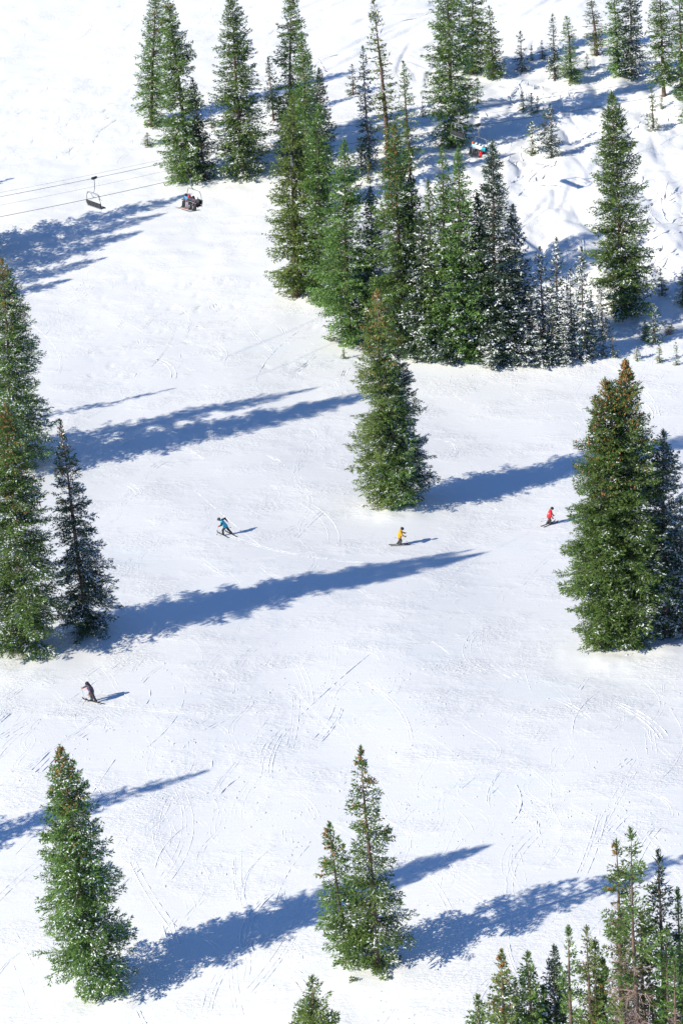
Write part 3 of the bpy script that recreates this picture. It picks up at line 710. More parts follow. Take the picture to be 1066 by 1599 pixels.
# ---- sunlit saplings on the lip of the run
for i, (lab, tx, ty, bx_, by_, w, s) in enumerate([
        ('green sapling on the lip, first right of the centre clump', 708, 536, 709, 573, 14, 3),
        ('snowy sapling on the lip under the sunlit grove spruce', 738, 545, 739, 574, 18, 2),
        ('upright green sapling on the lip under the dark pointed spruce', 792, 534, 793, 574, 20, 3),
        ('low sapling on the lip, left one of a close pair', 829, 551, 830, 573, 12, 1),
        ('low sapling on the lip, right one of a close pair', 836, 547, 837, 573, 12, 1),
        ('solitary snowy sapling on the lip right of the close pair', 859, 547, 860, 573, 13, 2),
        ('frosted sapling left of the biggest lip sapling', 911, 518, 912, 573, 18, 2),
        ('biggest sunlit sapling on the lip, green with snow', 925, 522, 929, 578, 30, 1),
        ('dim sapling in the shade right of the biggest lip sapling', 941, 524, 943, 556, 16, 0),
        ('darker shaded sapling, next right along the gully floor', 955, 524, 957, 558, 16, 0),
        ('stub sapling above the sunlit patch near right', 993, 541, 994, 562, 12, 2),
        ('left sapling of three at the right edge of the lip', 1028, 538, 1029, 566, 12, 3),
        ('middle sapling of three at the right edge of the lip', 1044, 540, 1045, 574, 16, 1),
        ('right sapling of three at the right edge of the lip', 1054, 534, 1055, 570, 12, 2)]):
    tree(lab, (tx, ty), (bx_, by_), w, G5, name='young_spruce', shared=SMALL[s], rot=i * 1.3, Y=None if by_ < 572 else 217.5 + (i % 3) * .8)

# ---- trees beyond the left and right edges whose shadows or boughs reach the picture
def shadow_tree(label, tip, h, width, **kw):
    g = ground(*tip); L = h / math.tan(SUN_EL)
    for _ in range(8):
        b = g[:2] - SH * L; zb = float(height(*b)); L = (h + zb - g[2]) / math.tan(SUN_EL)
    b = g[:2] - SH * L; B = np.array((b[0], b[1], float(height(*b))))
    _seed[0] += 1
    ms = conifer_meshes(h, width / 2, _seed[0], fine=False, dens=1.0, **kw)
    return place_tree('spruce_tree', label, ms, B, (0, 0, 1), 'trees left of the picture that cast shadows into it')
shadow_tree('spruce left of the picture, longest shadow below the empty chair', (300, 303), 19, 8.0, snow=.2, gaps=.16)
shadow_tree('spruce left of the picture, shadow just under the longest one', (262, 332), 20, 8.0, snow=.2, gaps=.16)
shadow_tree('spruce left of the picture behind the tall brown-topped one', (500, 604), 23, 6.5, snow=.2, gaps=.18)
shadow_tree('spruce left of the picture, middle shadow below the empty chair', (226, 360), 18, 8.5, snow=.2, gaps=.16)
shadow_tree('spruce left of the picture, lowest shadow below the empty chair', (166, 402), 17, 7.5, snow=.2)
shadow_tree('spruce left of the picture, last and lowest of the shadows under the lift', (112, 436), 15, 7.5, snow=.2)
shadow_tree('spruce left of the picture with short shadow above the cables', (22, 278), 14, 4.5, snow=.2)
shadow_tree('spruce left of the picture casting the thin shadow behind lower left spruce', (325, 1203), 17, 4.6, snow=.2)
shadow_tree('slim spruce left of the picture shading the snow near the left edge', (110, 1268), 13, 4.2, snow=.2)
shadow_tree('slim spruce left of the picture with thin shadow above the centre run', (275, 606), 16, 2.6, snow=.2, gaps=.3)

# ------------------------------------------------------------------ chairlift
STEEL = mat_plain('galvanised_steel', (.30, .31, .33), .45, .15, 3.0, .7)
DARKSTEEL = mat_plain('dark_steel', (.035, .036, .04), .5, .2, 3.0, .3)
PAD = mat_plain('black_seat_pad', (.03, .032, .036), .75, .3, 4.0)
ROPE_A = [at_depth(0, 300, 224), at_depth(455, 207, 247), at_depth(1066, 112, 276)]
ROPE_B = [at_depth(0, 331, 217), at_depth(455, 236, 240), at_depth(1066, 138, 269)]
def rope_line(K):
    a, b, c = K
    a2 = a - (b - a) * .45; c2 = c + (c - b) * .35
    P = []
    for p, q in ((a2, b), (b, c2)):
        for t in np.linspace(0, 1, 24, endpoint=False): P.append(p + (q - p) * t - np.array((0, 0, 2.2 * t * (1 - t))))
    return np.array(P + [c2])
def rope_at(P, px):
    xs = np.array([project(p)[0] for p in P]); i = int(np.searchsorted(xs, px)) - 1; t = (px - xs[i]) / (xs[i + 1] - xs[i])
    return P[i] + (P[i + 1] - P[i]) * t
LA, LB = rope_line(ROPE_A), rope_line(ROPE_B)
def cable(label, P, r, off=(0, 0, 0)):
    m = MB(); m.tube([p + np.array(off) for p in P], r, 6)
    tag(m.build('lift_cable', DARKSTEEL, smooth=True), label, 'cable', 'cables of the chairlift')
cable('higher haul rope of the chairlift, carrying the empty chair', LA, .02)
cable('thin signal line just above the higher haul rope', LA, .009, (0, 0, .42))
cable('thin signal line just below the higher haul rope', LA, .009, (.3, -.6, -.62))
cable('lower haul rope of the chairlift, carrying the riders', LB, .022)

# lift tower, standing behind the pale green grove trees
ta, tb = ROPE_A[1], ROPE_B[1]; tc_ = (ta + tb) / 2; gz = float(height(tc_[0], tc_[1]))
tw_ = empty('lift_tower', (tc_[0], tc_[1], gz)); tag(tw_, 'grey steel lift tower hidden among the dense grove trees', 'lift tower')
m = MB(); m.tube([(0, 0, -.5), (0, 0, tc_[2] - gz - .9)], [.34, .24], 14); m.build('mast', STEEL, tw_, True)
hv = (ta - tb); hv[2] = 0
m = MB(); m.tube([tuple(-hv * .62 + np.array((0, 0, tc_[2] - gz - 1.0))), tuple(hv * .62 + np.array((0, 0, tc_[2] - gz - .8)))], .16, 8); m.build('crossarm', STEEL, tw_)
for q, K in ((tb, LB), (ta, LA)):
    d = q - np.array((tc_[0], tc_[1], gz)); rd = (K[25] - K[23]) / np.linalg.norm(K[25] - K[23])
    m = MB()
    for k in (-1.2, -.6, 0, .6, 1.2):
        c = Vector(d + rd * k - np.array((0, 0, .24))); n_ = Vector((-rd[1], rd[0], 0)).normalized() * .05
        m.tube([c - n_, c + n_], .2, 12)
    m.tube([tuple(d - rd * 1.4 - np.array((0, 0, .26))), tuple(d + rd * 1.4 - np.array((0, 0, .26)))], .05, 6)
    m.build('sheave_assembly', DARKSTEEL, tw_)

def make_chair(label, P, px, fwd_sign, bar_down):
    g = rope_at(P, px); q = rope_at(P, px + 6)
    d = (q - g); d[2] = 0; d = d / np.linalg.norm(d) * fwd_sign
    root = empty('lift_chair', tuple(g)); tag(root, label, 'lift chair', 'chairs on the lift')
    root.rotation_euler = (0, 0, math.atan2(-d[0], d[1]))          # local y = travel, x = seat width
    m = MB(); m.box((0, 0, .02), (.16, .55, .24)); m.box((.1, .2, .1), (.2, .16, .16)); m.box((.1, -.2, .1), (.2, .16, .16)); m.build('grip', DARKSTEEL, root)
    m = MB(); m.tube([(0, 0, -.05), (0, 0, -.6), (0, -.04, -1.05), (0, -.16, -1.32), (0, -.3, -1.45)], .045, 8); m.build('hanger', STEEL, root, True)
    m = MB()
    m.tube([(-1.18, -.1, -2.95), (-1.2, -.28, -2.6), (-1.08, -.34, -1.9), (-.92, -.32, -1.52), (-.8, -.3, -1.45), (.8, -.3, -1.45), (.92, -.32, -1.52), (1.08, -.34, -1.9), (1.2, -.28, -2.6), (1.18, -.1, -2.95)], .036, 8)
    m.build('bail', STEEL, root, True)
    m = MB(); m.tube([(-1.2, -.3, -2.98), (1.2, -.3, -2.98)], .03, 6); m.tube([(-1.2, .2, -2.98), (1.2, .2, -2.98)], .03, 6); m.build('seat_frame', STEEL, root)
    for k in range(4):
        x = -.9 + .6 * k
        m = MB(); m.box((x, -.02, -2.9), (.56, .54, .09)); m.build('seat_pad', PAD, root)
        m = MB(); m.box((x, -.36, -2.58), (.56, .08, .46), Matrix.Rotation(.16, 3, 'X')); m.build('backrest', PAD, root)
    m = MB()
    if bar_down:
        m.tube([(-1.12, -.3, -2.3), (-1.1, .1, -2.42), (-1.02, .38, -2.52), (1.02, .38, -2.52), (1.1, .1, -2.42), (1.12, -.3, -2.3)], .026, 6)
        for x in (-.55, .55): m.tube([(x, .38, -2.52), (x, .55, -3.3)], .022, 6); m.tube([(x - .38, .55, -3.32), (x + .38, .55, -3.32)], .026, 6)
    else:
        m.tube([(-1.12, -.3, -2.3), (-1.1, -.36, -1.95), (-1.02, -.2, -1.62), (1.02, -.2, -1.62), (1.1, -.36, -1.95), (1.12, -.3, -2.3)], .022, 6)
        for x in (-.55, .55): m.tube([(x, -.2, -1.62), (x, .12, -2.15)], .02, 6); m.tube([(x - .3, .12, -2.17), (x + .3, .12, -2.17)], .022, 6)
    m.build('safety_bar', STEEL, root, True)
    return root, g, d
make_chair('empty black lift chair hanging alone at the upper left', LA, 147, 1, False)
make_chair('empty dark lift chair half hidden behind the tallest top spruce', LA, 716, 1, False)
CH_L = make_chair('lift chair with dark-clad riders before the upper left spruces', LB, 297, -1, True)
CH_R = make_chair('lift chair with bright-clad riders above the dark pointed spruce', LB, 746, -1, True)

# ------------------------------------------------------------------ people
def surfnet(f, lo, hi, cell):
    lo = np.array(lo) - cell * 2; hi = np.array(hi) + cell * 2
    n = np.ceil((hi - lo) / cell).astype(int) + 1
    ax = [lo[i] + cell * np.arange(n[i]) for i in range(3)]
    G = np.stack(np.meshgrid(*ax, indexing='ij'), -1)
    D = f(G.reshape(-1, 3)).reshape(n)
    c = [slice(0, -1), slice(1, None)]
    S = np.zeros(tuple(n - 1) + (3,)); cnt = np.zeros(tuple(n - 1))
    corner = lambda a: D[c[a[0]], c[a[1]], c[a[2]]]
    for axis in range(3):
        for o1 in (0, 1):
            for o2 in (0, 1):
                a = [0, 0, 0]; others = [i for i in range(3) if i != axis]; a[others[0]] = o1; a[others[1]] = o2
                b = list(a); b[axis] = 1; da, db = corner(a), corner(b); cr = (da < 0) != (db < 0)
                t = np.where(cr, da / np.where(cr, da - db, 1), 0)
                p = np.zeros(S.shape); p[..., others[0]] = o1; p[..., others[1]] = o2; p[..., axis] = t
                S += p * cr[..., None]; cnt += cr
    act = cnt > 0; idx = -np.ones(act.shape, int); idx[act] = np.arange(act.sum())
    cells = np.argwhere(act); V = lo + cell * (cells + S[act] / cnt[act][:, None])
    Fs = []
    for axis in range(3):
        o = [i for i in range(3) if i != axis]
        da = D[tuple(slice(0, -1) if i == axis else slice(None) for i in range(3))]; db = D[tuple(slice(1, None) if i == axis else slice(None) for i in range(3))]
        cr = np.argwhere((da < 0) != (db < 0))
        ok = (cr[:, o[0]] > 0) & (cr[:, o[1]] > 0) & (cr[:, o[0]] < n[o[0]] - 1) & (cr[:, o[1]] < n[o[1]] - 1); cr = cr[ok]
        if not len(cr): continue
        q = []
        for e1, e2 in ((0, 0), (1, 0), (1, 1), (0, 1)):
            k = cr.copy(); k[:, o[0]] -= 1 - e1; k[:, o[1]] -= 1 - e2; q.append(idx[k[:, 0], k[:, 1], k[:, 2]])
        q = np.stack(q, 1); flip = da[cr[:, 0], cr[:, 1], cr[:, 2]] >= 0
        if axis == 1: flip = ~flip
        q[flip] = q[flip][:, ::-1]; Fs.append(q)
    return V, np.concatenate(Fs)

def caps_sdf(caps, k):
    """smooth union of tapered capsules (a, b, ra, rb)"""
    def f(P):
        acc = np.zeros(len(P))
        for a, b, ra, rb in caps:
            a, b = np.array(a, float), np.array(b, float); ab = b - a; t = np.clip(((P - a) @ ab) / max(ab @ ab, 1e-9), 0, 1)
            d = np.linalg.norm(P - a - t[:, None] * ab, axis=1) - (ra + (rb - ra) * t)
            acc += np.exp(-np.clip(d, -1, 1) / k)
        return -k * np.log(acc + 1e-30)
    return f
def blob(name, caps, k, cell, mat, parent, cut=None):
    pts = np.array([c[i] for c in caps for i in (0, 1)]); r = max(max(c[2], c[3]) for c in caps) + .05
    f0 = caps_sdf(caps, k); f = f0 if cut is None else (lambda P: np.maximum(f0(P), cut(P)))
    V, Fc = surfnet(f, pts.min(0) - r, pts.max(0) + r, cell)
    return link(name, mesh_np(name, V, Fc, True), mat, parent)

SKIN = mat_plain('skin', (.50, .30, .21), .55, .08, 8)
def cloth(name, c, rough=.7): return mat_plain(name, c, rough, .16, 9.0)
BLACKC = cloth('black_cloth', (.022, .022, .026)); CHAR = cloth('charcoal_cloth', (.045, .043, .05)); PLUM = cloth('plum_cloth', (.075, .055, .085))
AQUA = cloth('aqua_cloth', (.05, .45, .62)); AMBER = cloth('amber_cloth', (.68, .36, .025)); SCARLET = cloth('scarlet_cloth', (.68, .025, .03))
TEAL = cloth('teal_cloth', (.03, .42, .48)); WHITEC = cloth('white_cloth', (.74, .74, .76)); PALEB = cloth('pale_blue_cloth', (.32, .56, .70)); BLUEC = cloth('blue_cloth', (.10, .26, .46))
ORANGE = cloth('orange_cloth', (.75, .16, .04)); TAN = cloth('tan_leather', (.55, .30, .07)); PINK = cloth('pink_cloth', (.72, .10, .17)); GREYC = cloth('grey_cloth', (.28, .28, .31))
GLASS = mat_plain('goggle_lens', (.03, .03, .04), .12, .1, 3); PLASTIC = mat_plain('boot_plastic', (.03, .03, .035), .4, .2, 4)

def hand_caps(fw, side, up):
    """a curled hand: palm, four unequal fingers bent round a grip, thumb from the side of the palm; metres, wrist at origin"""
    o = np.zeros(3); cp = [(o, fw * .075, .034, .040), (fw * .05 + side * .02, fw * .085 - side * .02, .03, .03)]
    for i, ln in enumerate((.036, .042, .040, .032)):
        s0 = fw * .085 + side * (.033 - .022 * i); k1 = s0 + fw * ln; k2 = k1 - up * ln * .85; k3 = k2 - fw * ln * .75
        cp += [(s0, k1, .0115, .011), (k1, k2, .011, .0105), (k2, k3, .0105, .0095)]
    t0 = fw * .025 + side * .035; t1 = t0 + side * .026 + fw * .024 - up * .014; t2 = t1 + fw * .024 - up * .03
    return cp + [(t0, t1, .0135, .0125), (t1, t2, .0125, .011)]

def person(label, J, fw, loc, rotz, jacket, trousers, helmet, glove, boot=PLASTIC, sleeve=None, group=None, accents=()):
    root = empty('person', tuple(loc)); root.rotation_euler = (0, 0, rotz); tag(root, label, 'person', group)
    J = {k: np.array(v, float) for k, v in J.items()}; fw = np.array(fw, float); fw /= np.linalg.norm(fw)
    sleeve = sleeve or jacket
    hd = J['head']; ax = hd - J['neck']; ax /= np.linalg.norm(ax); ff = fw - ax * (fw @ ax); ff /= np.linalg.norm(ff); sd = np.cross(ff, ax)
    body = [(J['pelvis'], J['chest'], .13, .14), (J['chest'], J['neck'], .12, .06), (J['neck'], hd - ax * .04, .055, .06), (hd - ax * .045 + ff * .01, hd + ax * .04, .078, .098),
            (hd + ff * .085 - ax * .005, hd + ff * .112 - ax * .035, .012, .017), (hd + ff * .07 - ax * .07, hd + ff * .085 - ax * .085, .03, .028),
            (hd + sd * .095 - ax * .01, hd + sd * .1 + ax * .02, .018, .018), (hd - sd * .095 - ax * .01, hd - sd * .1 + ax * .02, .018, .018)]
    for q in 'LR':
        body += [(J['sh' + q], J['chest'], .06, .1), (J['sh' + q], J['el' + q], .05, .04), (J['el' + q], J['ha' + q], .04, .028), (J['pelvis'], J['hip' + q], .11, .09), (J['hip' + q], J['kn' + q], .075, .055), (J['kn' + q], J['an' + q], .052, .04)]
    blob('body', body, .012, .028, SKIN, root)
    up = J['chest'] - J['pelvis']; mid = (J['chest'] + J['pelvis']) / 2
    tor = [(J['pelvis'] + up * .0, mid, .185, .185), (mid, J['chest'], .185, .19), (J['shL'], J['shR'], .095, .095), (J['chest'], J['neck'], .15, .085), (J['hipL'] + up * .1, J['hipR'] + up * .1, .15, .15)]
    slv = [(J['shL'], J['elL'], .09, .072), (J['elL'], J['haL'], .072, .056), (J['shR'], J['elR'], .09, .072), (J['elR'], J['haR'], .072, .056)]
    if sleeve is jacket: jk = blob('jacket', tor + slv, .022, .03, jacket, root)
    else:
        jk = blob('jacket', tor, .022, .03, jacket, root)
        for i in (0, 2): blob('sleeve', slv[i:i + 2], .02, .025, sleeve, root)
    blob('trousers', [(J['pelvis'], J['pelvis'] - up * .15, .165, .16)] + [c for q in 'LR' for c in ((J['pelvis'], J['hip' + q], .14, .13), (J['hip' + q], J['kn' + q], .118, .092), (J['kn' + q], J['an' + q], .094, .092))], .02, .03, trousers, root)
    hc = hd + ax * .035 - ff * .012
    hl = blob('helmet', [(hc - ff * .025, hc + ff * .02, .135, .132)], .01, .02, helmet, root, cut=lambda P: -((P - hd) @ (ax * .9 + -ff * .35) + .03))
    blob('goggles', [(hd + ff * .088 + sd * .055 + ax * .012, hd + ff * .088 - sd * .055 + ax * .012, .034, .034)], .01, .014, GLASS, root)
    for q in 'LR':
        kn, an = J['kn' + q], J['an' + q]; bf = J.get('toe' + q); bf = (bf - an) if bf is not None else fw * np.array((1, 1, 0)); bf = bf / np.linalg.norm(bf)
        dn = (an - kn) / np.linalg.norm(an - kn)
        blob('boot', [(an - dn * .16, an + dn * .02, .072, .07), (an + dn * .035 - bf * .05, an + dn * .035 + bf * .16, .058, .05)], .015, .022, boot, root)
        w = J['ha' + q]; hf = (w - J['el' + q]); hf /= np.linalg.norm(hf); hs = np.cross(hf, (0, 0, 1.)); hs /= max(np.linalg.norm(hs), 1e-6); hu = np.cross(hs, hf)
        gl = blob('glove', [(w + a, w + b, ra * 1.25, rb * 1.25) for a, b, ra, rb in hand_caps(hf, hs if q == 'L' else -hs, hu)], .004, .0115, glove, root)
    for nm, c, r, mt in accents: blob(nm, [(c[0], c[1], r, r)], .01, .02, mt, root)
    return root

def to_world(root, p):
    a = root.rotation_euler[2]; return np.array(root.location) + np.array((p[0] * math.cos(a) - p[1] * math.sin(a), p[0] * math.sin(a) + p[1] * math.cos(a), p[2]))
def ski(label, c, d, length, mat, back=.46, on_snow=True, group=None, pitch=0.):
    """one ski: thin tapered plank with a turned-up tip, lying along d from its centre c"""
    d = np.array((d[0], d[1], 0.)); d /= np.linalg.norm(d); s = np.array((-d[1], d[0], 0)); V = []
    N = 14
    for i in range(N + 1):
        t = i / N; x = (t - back) * length; p = np.array(c, float) + d * x
        w = .5 * (.105 - .035 * math.sin(math.pi * min(1, t / .92))) * (1 if t < .93 else max(.25, (1 - t) / .07))
        z = (float(height(p[0], p[1])) + .022 if on_snow else p[2] + math.tan(pitch) * x) + (.16 * max(0, (t - .86) / .14) ** 2)
        for o, h in ((-w, 0), (w, 0), (w, .022), (-w, .022)): V.append((p[0] + s[0] * o, p[1] + s[1] * o, z + h))
    Fq = [(3, 2, 1, 0), (N * 4, N * 4 + 1, N * 4 + 2, N * 4 + 3)] + [(i * 4 + k, i * 4 + (k + 1) % 4, i * 4 + 4 + (k + 1) % 4, i * 4 + 4 + k) for i in range(N) for k in range(4)]
    root = empty('ski', tuple(c)); tag(root, label, 'ski', group)
    m = MB(); m.add([np.array(v) - np.array(c) for v in V], Fq); m.build('blade', mat, root)
    zc = float(height(c[0], c[1])) + .022 if on_snow else c[2]
    for o in (-.14, .15):
        m = MB(); m.box(tuple(d * o + np.array((0, 0, zc - c[2] + .045))), (.075, .09, .05), Matrix.Rotation(math.atan2(-d[0], d[1]), 3, 'Z')); m.build('binding', PLASTIC, root)
def pole(label, a, b, group=None):
    root = empty('ski_pole', tuple(b)); tag(root, label, 'ski pole', group); a = np.array(a); v = a - np.array(b); L = np.linalg.norm(v); u = v / L
    m = MB(); m.tube([(0, 0, 0), tuple(v)], [.007, .012], 6); m.build('shaft', STEEL, root)
    m = MB(); m.tube([tuple(u * (L - .02)), tuple(u * (L + .11))], [.017, .02], 8); m.build('handle', PLASTIC, root)
    m = MB(); m.tube([tuple(u * .07), tuple(u * .085), tuple(u * .1)], [.05, .056, .015], 10); m.build('basket', PLASTIC, root)

def skier(label, who, px, J, fw, skidir, skis, poles, **kw):
    g = ground(*px)
    lift = max(0., max(float(height(g[0] + J['an' + q][0], g[1] + J['an' + q][1])) - g[2] for q in 'LR'))
    J = dict(J)
    for q in 'LR':                                                       # each boot stands on its own ski on the snow
        a = np.array(J['an' + q], float); a[2] = float(height(g[0] + a[0], g[1] + a[1])) - g[2] + .165; J['an' + q] = tuple(a)
    r = person(label, J, fw, g, 0, **kw)
    for q in 'LR':
        a = np.array(J['an' + q]); c = (g[0] + a[0], g[1] + a[1], g[2] + a[2] - .12)
        ski(('nearer' if q == 'L' else 'farther') + ' dark ski under the boot of the ' + who, c, skidir, skis, PLASTIC, group='pair of skis of the ' + who)
    for q, tip in poles:
        h = np.array(J['ha' + q]) + g; e = np.array(J['ha' + q]) - np.array(J['el' + q]); e /= np.linalg.norm(e)
        t = np.array(tip, float) + g
        if tip[2] <= .01: t[2] = float(height(t[0], t[1])) + .03
        pole('thin ski pole in the ' + ('nearer' if q == 'L' else 'farther') + ' hand of the ' + who, h + e * .11, t, 'pair of poles of the ' + who)
    return r

skier('standing person in dark plum jacket with tan gloves, alone at lower left', 'person in dark plum jacket', (147, 1096),
      dict(head=(-.34, -.09, 1.60), neck=(-.27, -.05, 1.44), chest=(-.2, -.03, 1.26), pelvis=(-.08, 0, .92), shL=(-.2, -.21, 1.38), shR=(-.25, .17, 1.39), elL=(-.16, -.34, 1.1), haL=(-.24, -.4, .88), elR=(-.46, .2, 1.24), haR=(-.7, .12, 1.16),
           hipL=(-.06, -.1, .86), hipR=(-.1, .1, .86), knL=(.04, -.13, .5), knR=(-.16, .1, .5), anL=(.16, -.12, .12), anR=(-.14, .1, .12)), (-1, -.35, -.1), (-.84, .5), 1.65,
      [('R', (-.58, .05, 0)), ('L', (.42, -.55, 0))], jacket=PLUM, trousers=CHAR, helmet=BLACKC, glove=TAN,
      accents=(('chest_patch', (np.array((-.38, -.12, 1.24)), np.array((-.36, -.16, 1.2))), .035, PINK), ('sleeve_patch', (np.array((-.16, -.4, 1.14)), np.array((-.15, -.41, 1.08))), .03, PINK)))
skier('leaning person in aqua vest with dark sleeves, carving left', 'person in aqua vest', (355, 835),
      dict(head=(-.60, -.04, 1.50), neck=(-.48, -.02, 1.36), chest=(-.32, 0, 1.18), pelvis=(-.1, .02, .82), shL=(-.36, -.2, 1.32), shR=(-.36, .2, 1.34), elL=(-.42, -.34, 1.1), haL=(-.6, -.32, 1.0), elR=(-.1, .36, 1.38), haR=(.04, .3, 1.18),
           hipL=(-.14, -.09, .78), hipR=(-.04, .1, .78), knL=(-.34, -.1, .5), knR=(.1, .1, .46), anL=(-.34, -.12, .12), anR=(.34, .06, .12)), (-1, .25, -.15), (-.62, .78), 1.65,
      [('L', (-.86, -.25, .12)), ('R', (.3, .55, .35))], jacket=AQUA, trousers=BLACKC, helmet=CHAR, glove=ORANGE, sleeve=BLACKC)
skier('person in amber yellow jacket gliding across the run', 'person in amber jacket', (624, 851),
      dict(head=(.25, -.02, 1.49), neck=(.16, 0, 1.34), chest=(.08, 0, 1.14), pelvis=(.0, 0, .78), shL=(.1, -.2, 1.28), shR=(.12, .19, 1.28), elL=(.2, -.3, 1.03), haL=(.42, -.26, .92), elR=(.2, .3, 1.05), haR=(.42, .24, 1.0),
           hipL=(.0, -.1, .74), hipR=(.0, .1, .74), knL=(.12, -.12, .44), knR=(.06, .12, .44), anL=(.02, -.13, .12), anR=(-.12, .13, .12)), (1, .12, -.12), (1, .06), 1.75,
      [('L', (-.3, -.5, .12)), ('R', (-.4, .3, .5))], jacket=AMBER, trousers=CHAR, helmet=BLACKC, glove=BLACKC)
skier('person in scarlet jacket and black helmet beside the lush right spruce', 'person in scarlet jacket', (857, 819),
      dict(head=(.25, .02, 1.46), neck=(.16, 0, 1.3), chest=(.08, 0, 1.1), pelvis=(-.02, 0, .78), shL=(.1, -.19, 1.24), shR=(.11, .2, 1.24), elL=(.1, -.3, .98), haL=(.24, -.26, .76), elR=(.2, .28, .98), haR=(.34, .2, .8),
           hipL=(-.02, -.1, .72), hipR=(-.02, .1, .72), knL=(.08, -.11, .42), knR=(.04, .12, .42), anL=(.08, -.12, .12), anR=(-.14, .1, .12)), (1, .35, -.1), (.82, .57), 1.65,
      [('L', (-.75, -.3, .45)), ('R', (-.6, .1, .5))], jacket=SCARLET, trousers=CHAR, helmet=BLACKC, glove=BLACKC,
      accents=(('back_patch', (np.array((-.06, -.13, 1.12)), np.array((-.05, -.12, 1.06))), .05, WHITEC),))

SIT = dict(head=(0, .06, .72), neck=(0, -.02, .56), chest=(0, -.06, .38), pelvis=(0, -.1, .1), shL=(-.19, -.04, .5), shR=(.19, -.04, .5), elL=(-.27, .1, .26), haL=(-.18, .36, .3), elR=(.27, .1, .26), haR=(.18, .36, .3),
           hipL=(-.09, -.06, .08), hipR=(.09, -.06, .08), knL=(-.11, .38, .1), knR=(.11, .38, .1), anL=(-.12, .46, -.3), anR=(.12, .46, -.3), toeL=(-.12, .66, -.34), toeR=(.12, .66, -.34))
def rider(label, who, chair, slot, turn=0., skimat=PLASTIC, **kw):
    root, g, d = chair; a = root.rotation_euler[2]; x = -.9 + .6 * slot
    loc = np.array((g[0] + x * math.cos(a), g[1] + x * math.sin(a), g[2] - 2.86))
    J = {k: np.array(v, float) for k, v in SIT.items()}
    for k in ('head', 'elL', 'elR', 'anL', 'anR', 'knL', 'knR'): J[k] = J[k] + np.array((turn * .05, abs(turn) * .02, 0))
    r = person(label, J, (turn, 1, -.15), loc, a, group='riders on the lift', **kw)
    for q in 'LR':
        p = to_world(r, J['an' + q] + np.array((0, .06, -.15)))
        ski('ski hanging from the ' + ('left' if q == 'L' else 'right') + ' boot of the ' + who, p, d, 1.6, skimat, back=.44, on_snow=False, group='skis of the ' + who, pitch=.12)
rider('rider in black with white helmet, left end of the left chair', 'left end rider in black', CH_L, 0, .2, jacket=BLACKC, trousers=BLACKC, helmet=WHITEC, glove=PINK)
rider('rider in dark plum jacket, second on the left chair', 'second rider in plum', CH_L, 1, -.1, jacket=PLUM, trousers=BLACKC, helmet=BLACKC, glove=BLACKC)
rider('rider in black jacket with red helmet, third on the left chair', 'third rider in red helmet', CH_L, 2, .1, jacket=CHAR, trousers=GREYC, helmet=SCARLET, glove=PINK, skimat=ORANGE, boot=ORANGE)
rider('rider in blue jacket at the right end of the left chair', 'right end rider in blue', CH_L, 3, -.2, jacket=BLUEC, trousers=BLACKC, helmet=CHAR, glove=BLACKC)
rider('rider in teal jacket, red trousers and white helmet on the right chair', 'rider in teal jacket', CH_R, 0, .1, jacket=TEAL, trousers=SCARLET, helmet=WHITEC, glove=BLACKC)
rider('rider in white jacket and white helmet, second on the right chair', 'second rider in white', CH_R, 1, -.1, jacket=WHITEC, trousers=BLACKC, helmet=WHITEC, glove=BLACKC)
rider('rider in white jacket, third on the right chair', 'third rider in white', CH_R, 2, .1, jacket=WHITEC, trousers=BLACKC, helmet=WHITEC, glove=PALEB)
rider('rider in pale blue jacket with orange hood, behind the spruce tip', 'rider in pale blue', CH_R, 3, .2, jacket=PALEB, trousers=BLACKC, helmet=ORANGE, glove=BLACKC)

# ------------------------------------------------------------------ small things on the snow
TWIG = mat_plain('bare_willow_twigs', (.34, .20, .13), .8, .3, 3)
def shrub(label, px, h, n, spread, seed, Y=None):
    rng = np.random.default_rng(seed); d = ray(*px)
    if Y: P = CAM + d * (Y / d[1]); g = np.array((P[0], P[1], float(height(P[0], P[1]))))
    else: g = ground(*px)
    root = empty('shrub', tuple(g)); tag(root, label, 'shrub'); m = MB()
    for i in range(n):
        a = rng.uniform(0, 6.28); r = rng.uniform(.2, 1) * spread; hh = h * rng.uniform(.6, 1.1)
        b = np.array((math.cos(a) * r * .25, math.sin(a) * r * .25, -.1)); t = np.array((math.cos(a) * r, math.sin(a) * r, hh)); md = (b + t) / 2 + np.array((0, 0, .12 * h))
        m.tube([b, md, t], [.016, .012, .005], 3)
        for k in range(3):
            q = md + (t - md) * rng.uniform(0, .8); e = q + np.array((rng.normal(0, .2), rng.normal(0, .2), rng.uniform(.1, .3))) * h
            m.tube([q, e], [.008, .004], 3)
    m.build('stems', TWIG, root)
shrub('rusty bare shrub at the foot of the grove, under the dark pointed spruce', (818, 570), 1.5, 34, 1.0, 1, 218)
shrub('rusty bare shrub on the lip at the right edge', (1042, 576), .9, 30, 1.1, 2, 217.2)
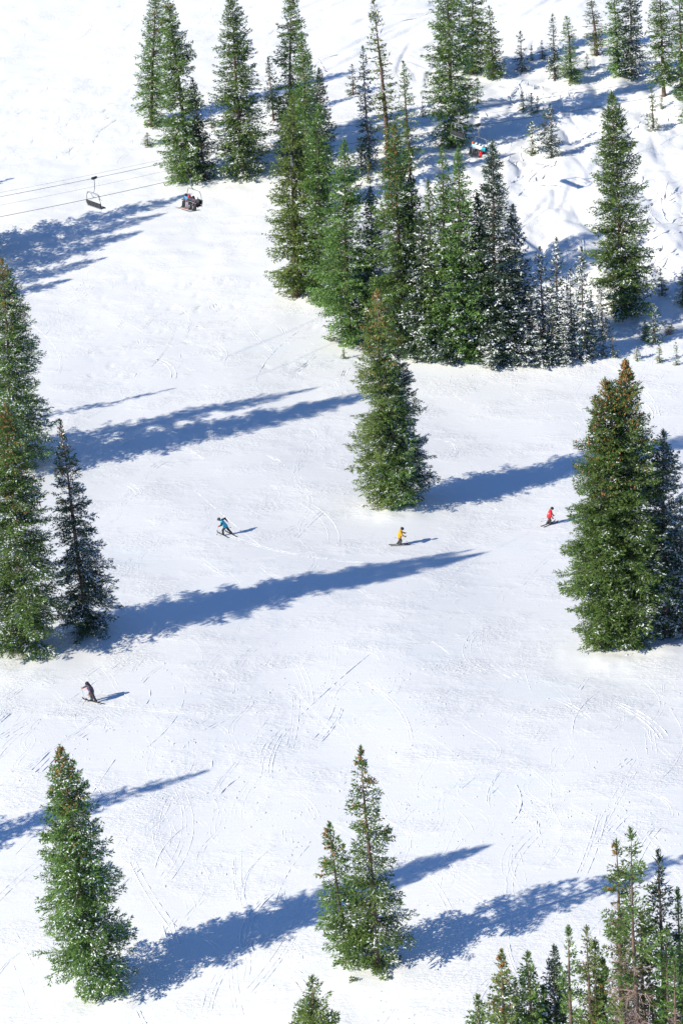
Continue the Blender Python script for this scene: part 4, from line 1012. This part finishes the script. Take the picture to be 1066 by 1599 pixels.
shrub('pinkish bare shrub left of the upright green sapling', (780, 573), 1.0, 20, .6, 3, 217.6)
shrub('dry twigs at the left foot of the bulging grove spruce', (517, 533), .6, 14, .7, 4)
g = ground(556, 1535); root = empty('fallen_branch', tuple(g + np.array((0, 0, .03)))); tag(root, 'small broken branch lying on the snow below the airy spruce', 'branch')
m = MB(); m.tube([(-.45, .12, .02), (-.1, 0, .06), (.25, -.08, .03)], [.012, .025, .012], 5); m.tube([(-.1, 0, .06), (-.25, .1, .22), (-.3, .15, .4)], [.018, .012, .006], 5); m.tube([(.05, -.02, .05), (.1, .15, .2)], [.014, .006], 4); m.build('stick', BARK, root)
rg = np.random.default_rng(8); V = []
for i in range(60):
    b = np.array((rg.uniform(-.42, -.05), rg.uniform(-.05, .15), rg.uniform(.05, .38))); d = rg.normal(0, 1, 3) * .09; s_ = np.cross(d, (0, 0, 1)) * .25; V.append([b, b + d * .5 + s_, b + d, b + d * .5 - s_])
V = np.array(V); me = mesh_np('needle_spray', V.reshape(-1, 3), np.arange(len(V) * 4).reshape(-1, 4)); face_attr(me, 'tint', np.full(len(V), .7)); link('needle_spray', me, NEEDLES_OLIVE, root)

# loose lumps of snow thrown up by skis
rg = np.random.default_rng(21); fr = []
for k in range(260):
    c = (rg.uniform(0, 1066), rg.uniform(1040, 1330)) if k < 150 else ((rg.uniform(0, 520), rg.uniform(150, 600)) if k < 200 else (rg.uniform(0, 1066), rg.uniform(560, 1600)))
    p = ground(*c)
    for j in range(rg.integers(1, 9)):
        q = p[:2] + rg.normal(0, .8, 2) * np.array((1.4, .7)); fr.append((np.array((q[0], q[1], float(height(*q)) + .02)), np.array((rg.normal(), rg.normal(), 0)), rg.uniform(.06, .2)))
v, f = lump_mesh(fr, rg)
tag(link('loose_snow_lumps', mesh_np('loose_snow_lumps', v, f, True), CLUMP), 'loose lumps of snow scattered over the run', 'snow', kind='stuff')

print('TRIS', sum(len(m_.loops) - 2 * len(m_.polygons) for m_ in bpy.data.meshes))
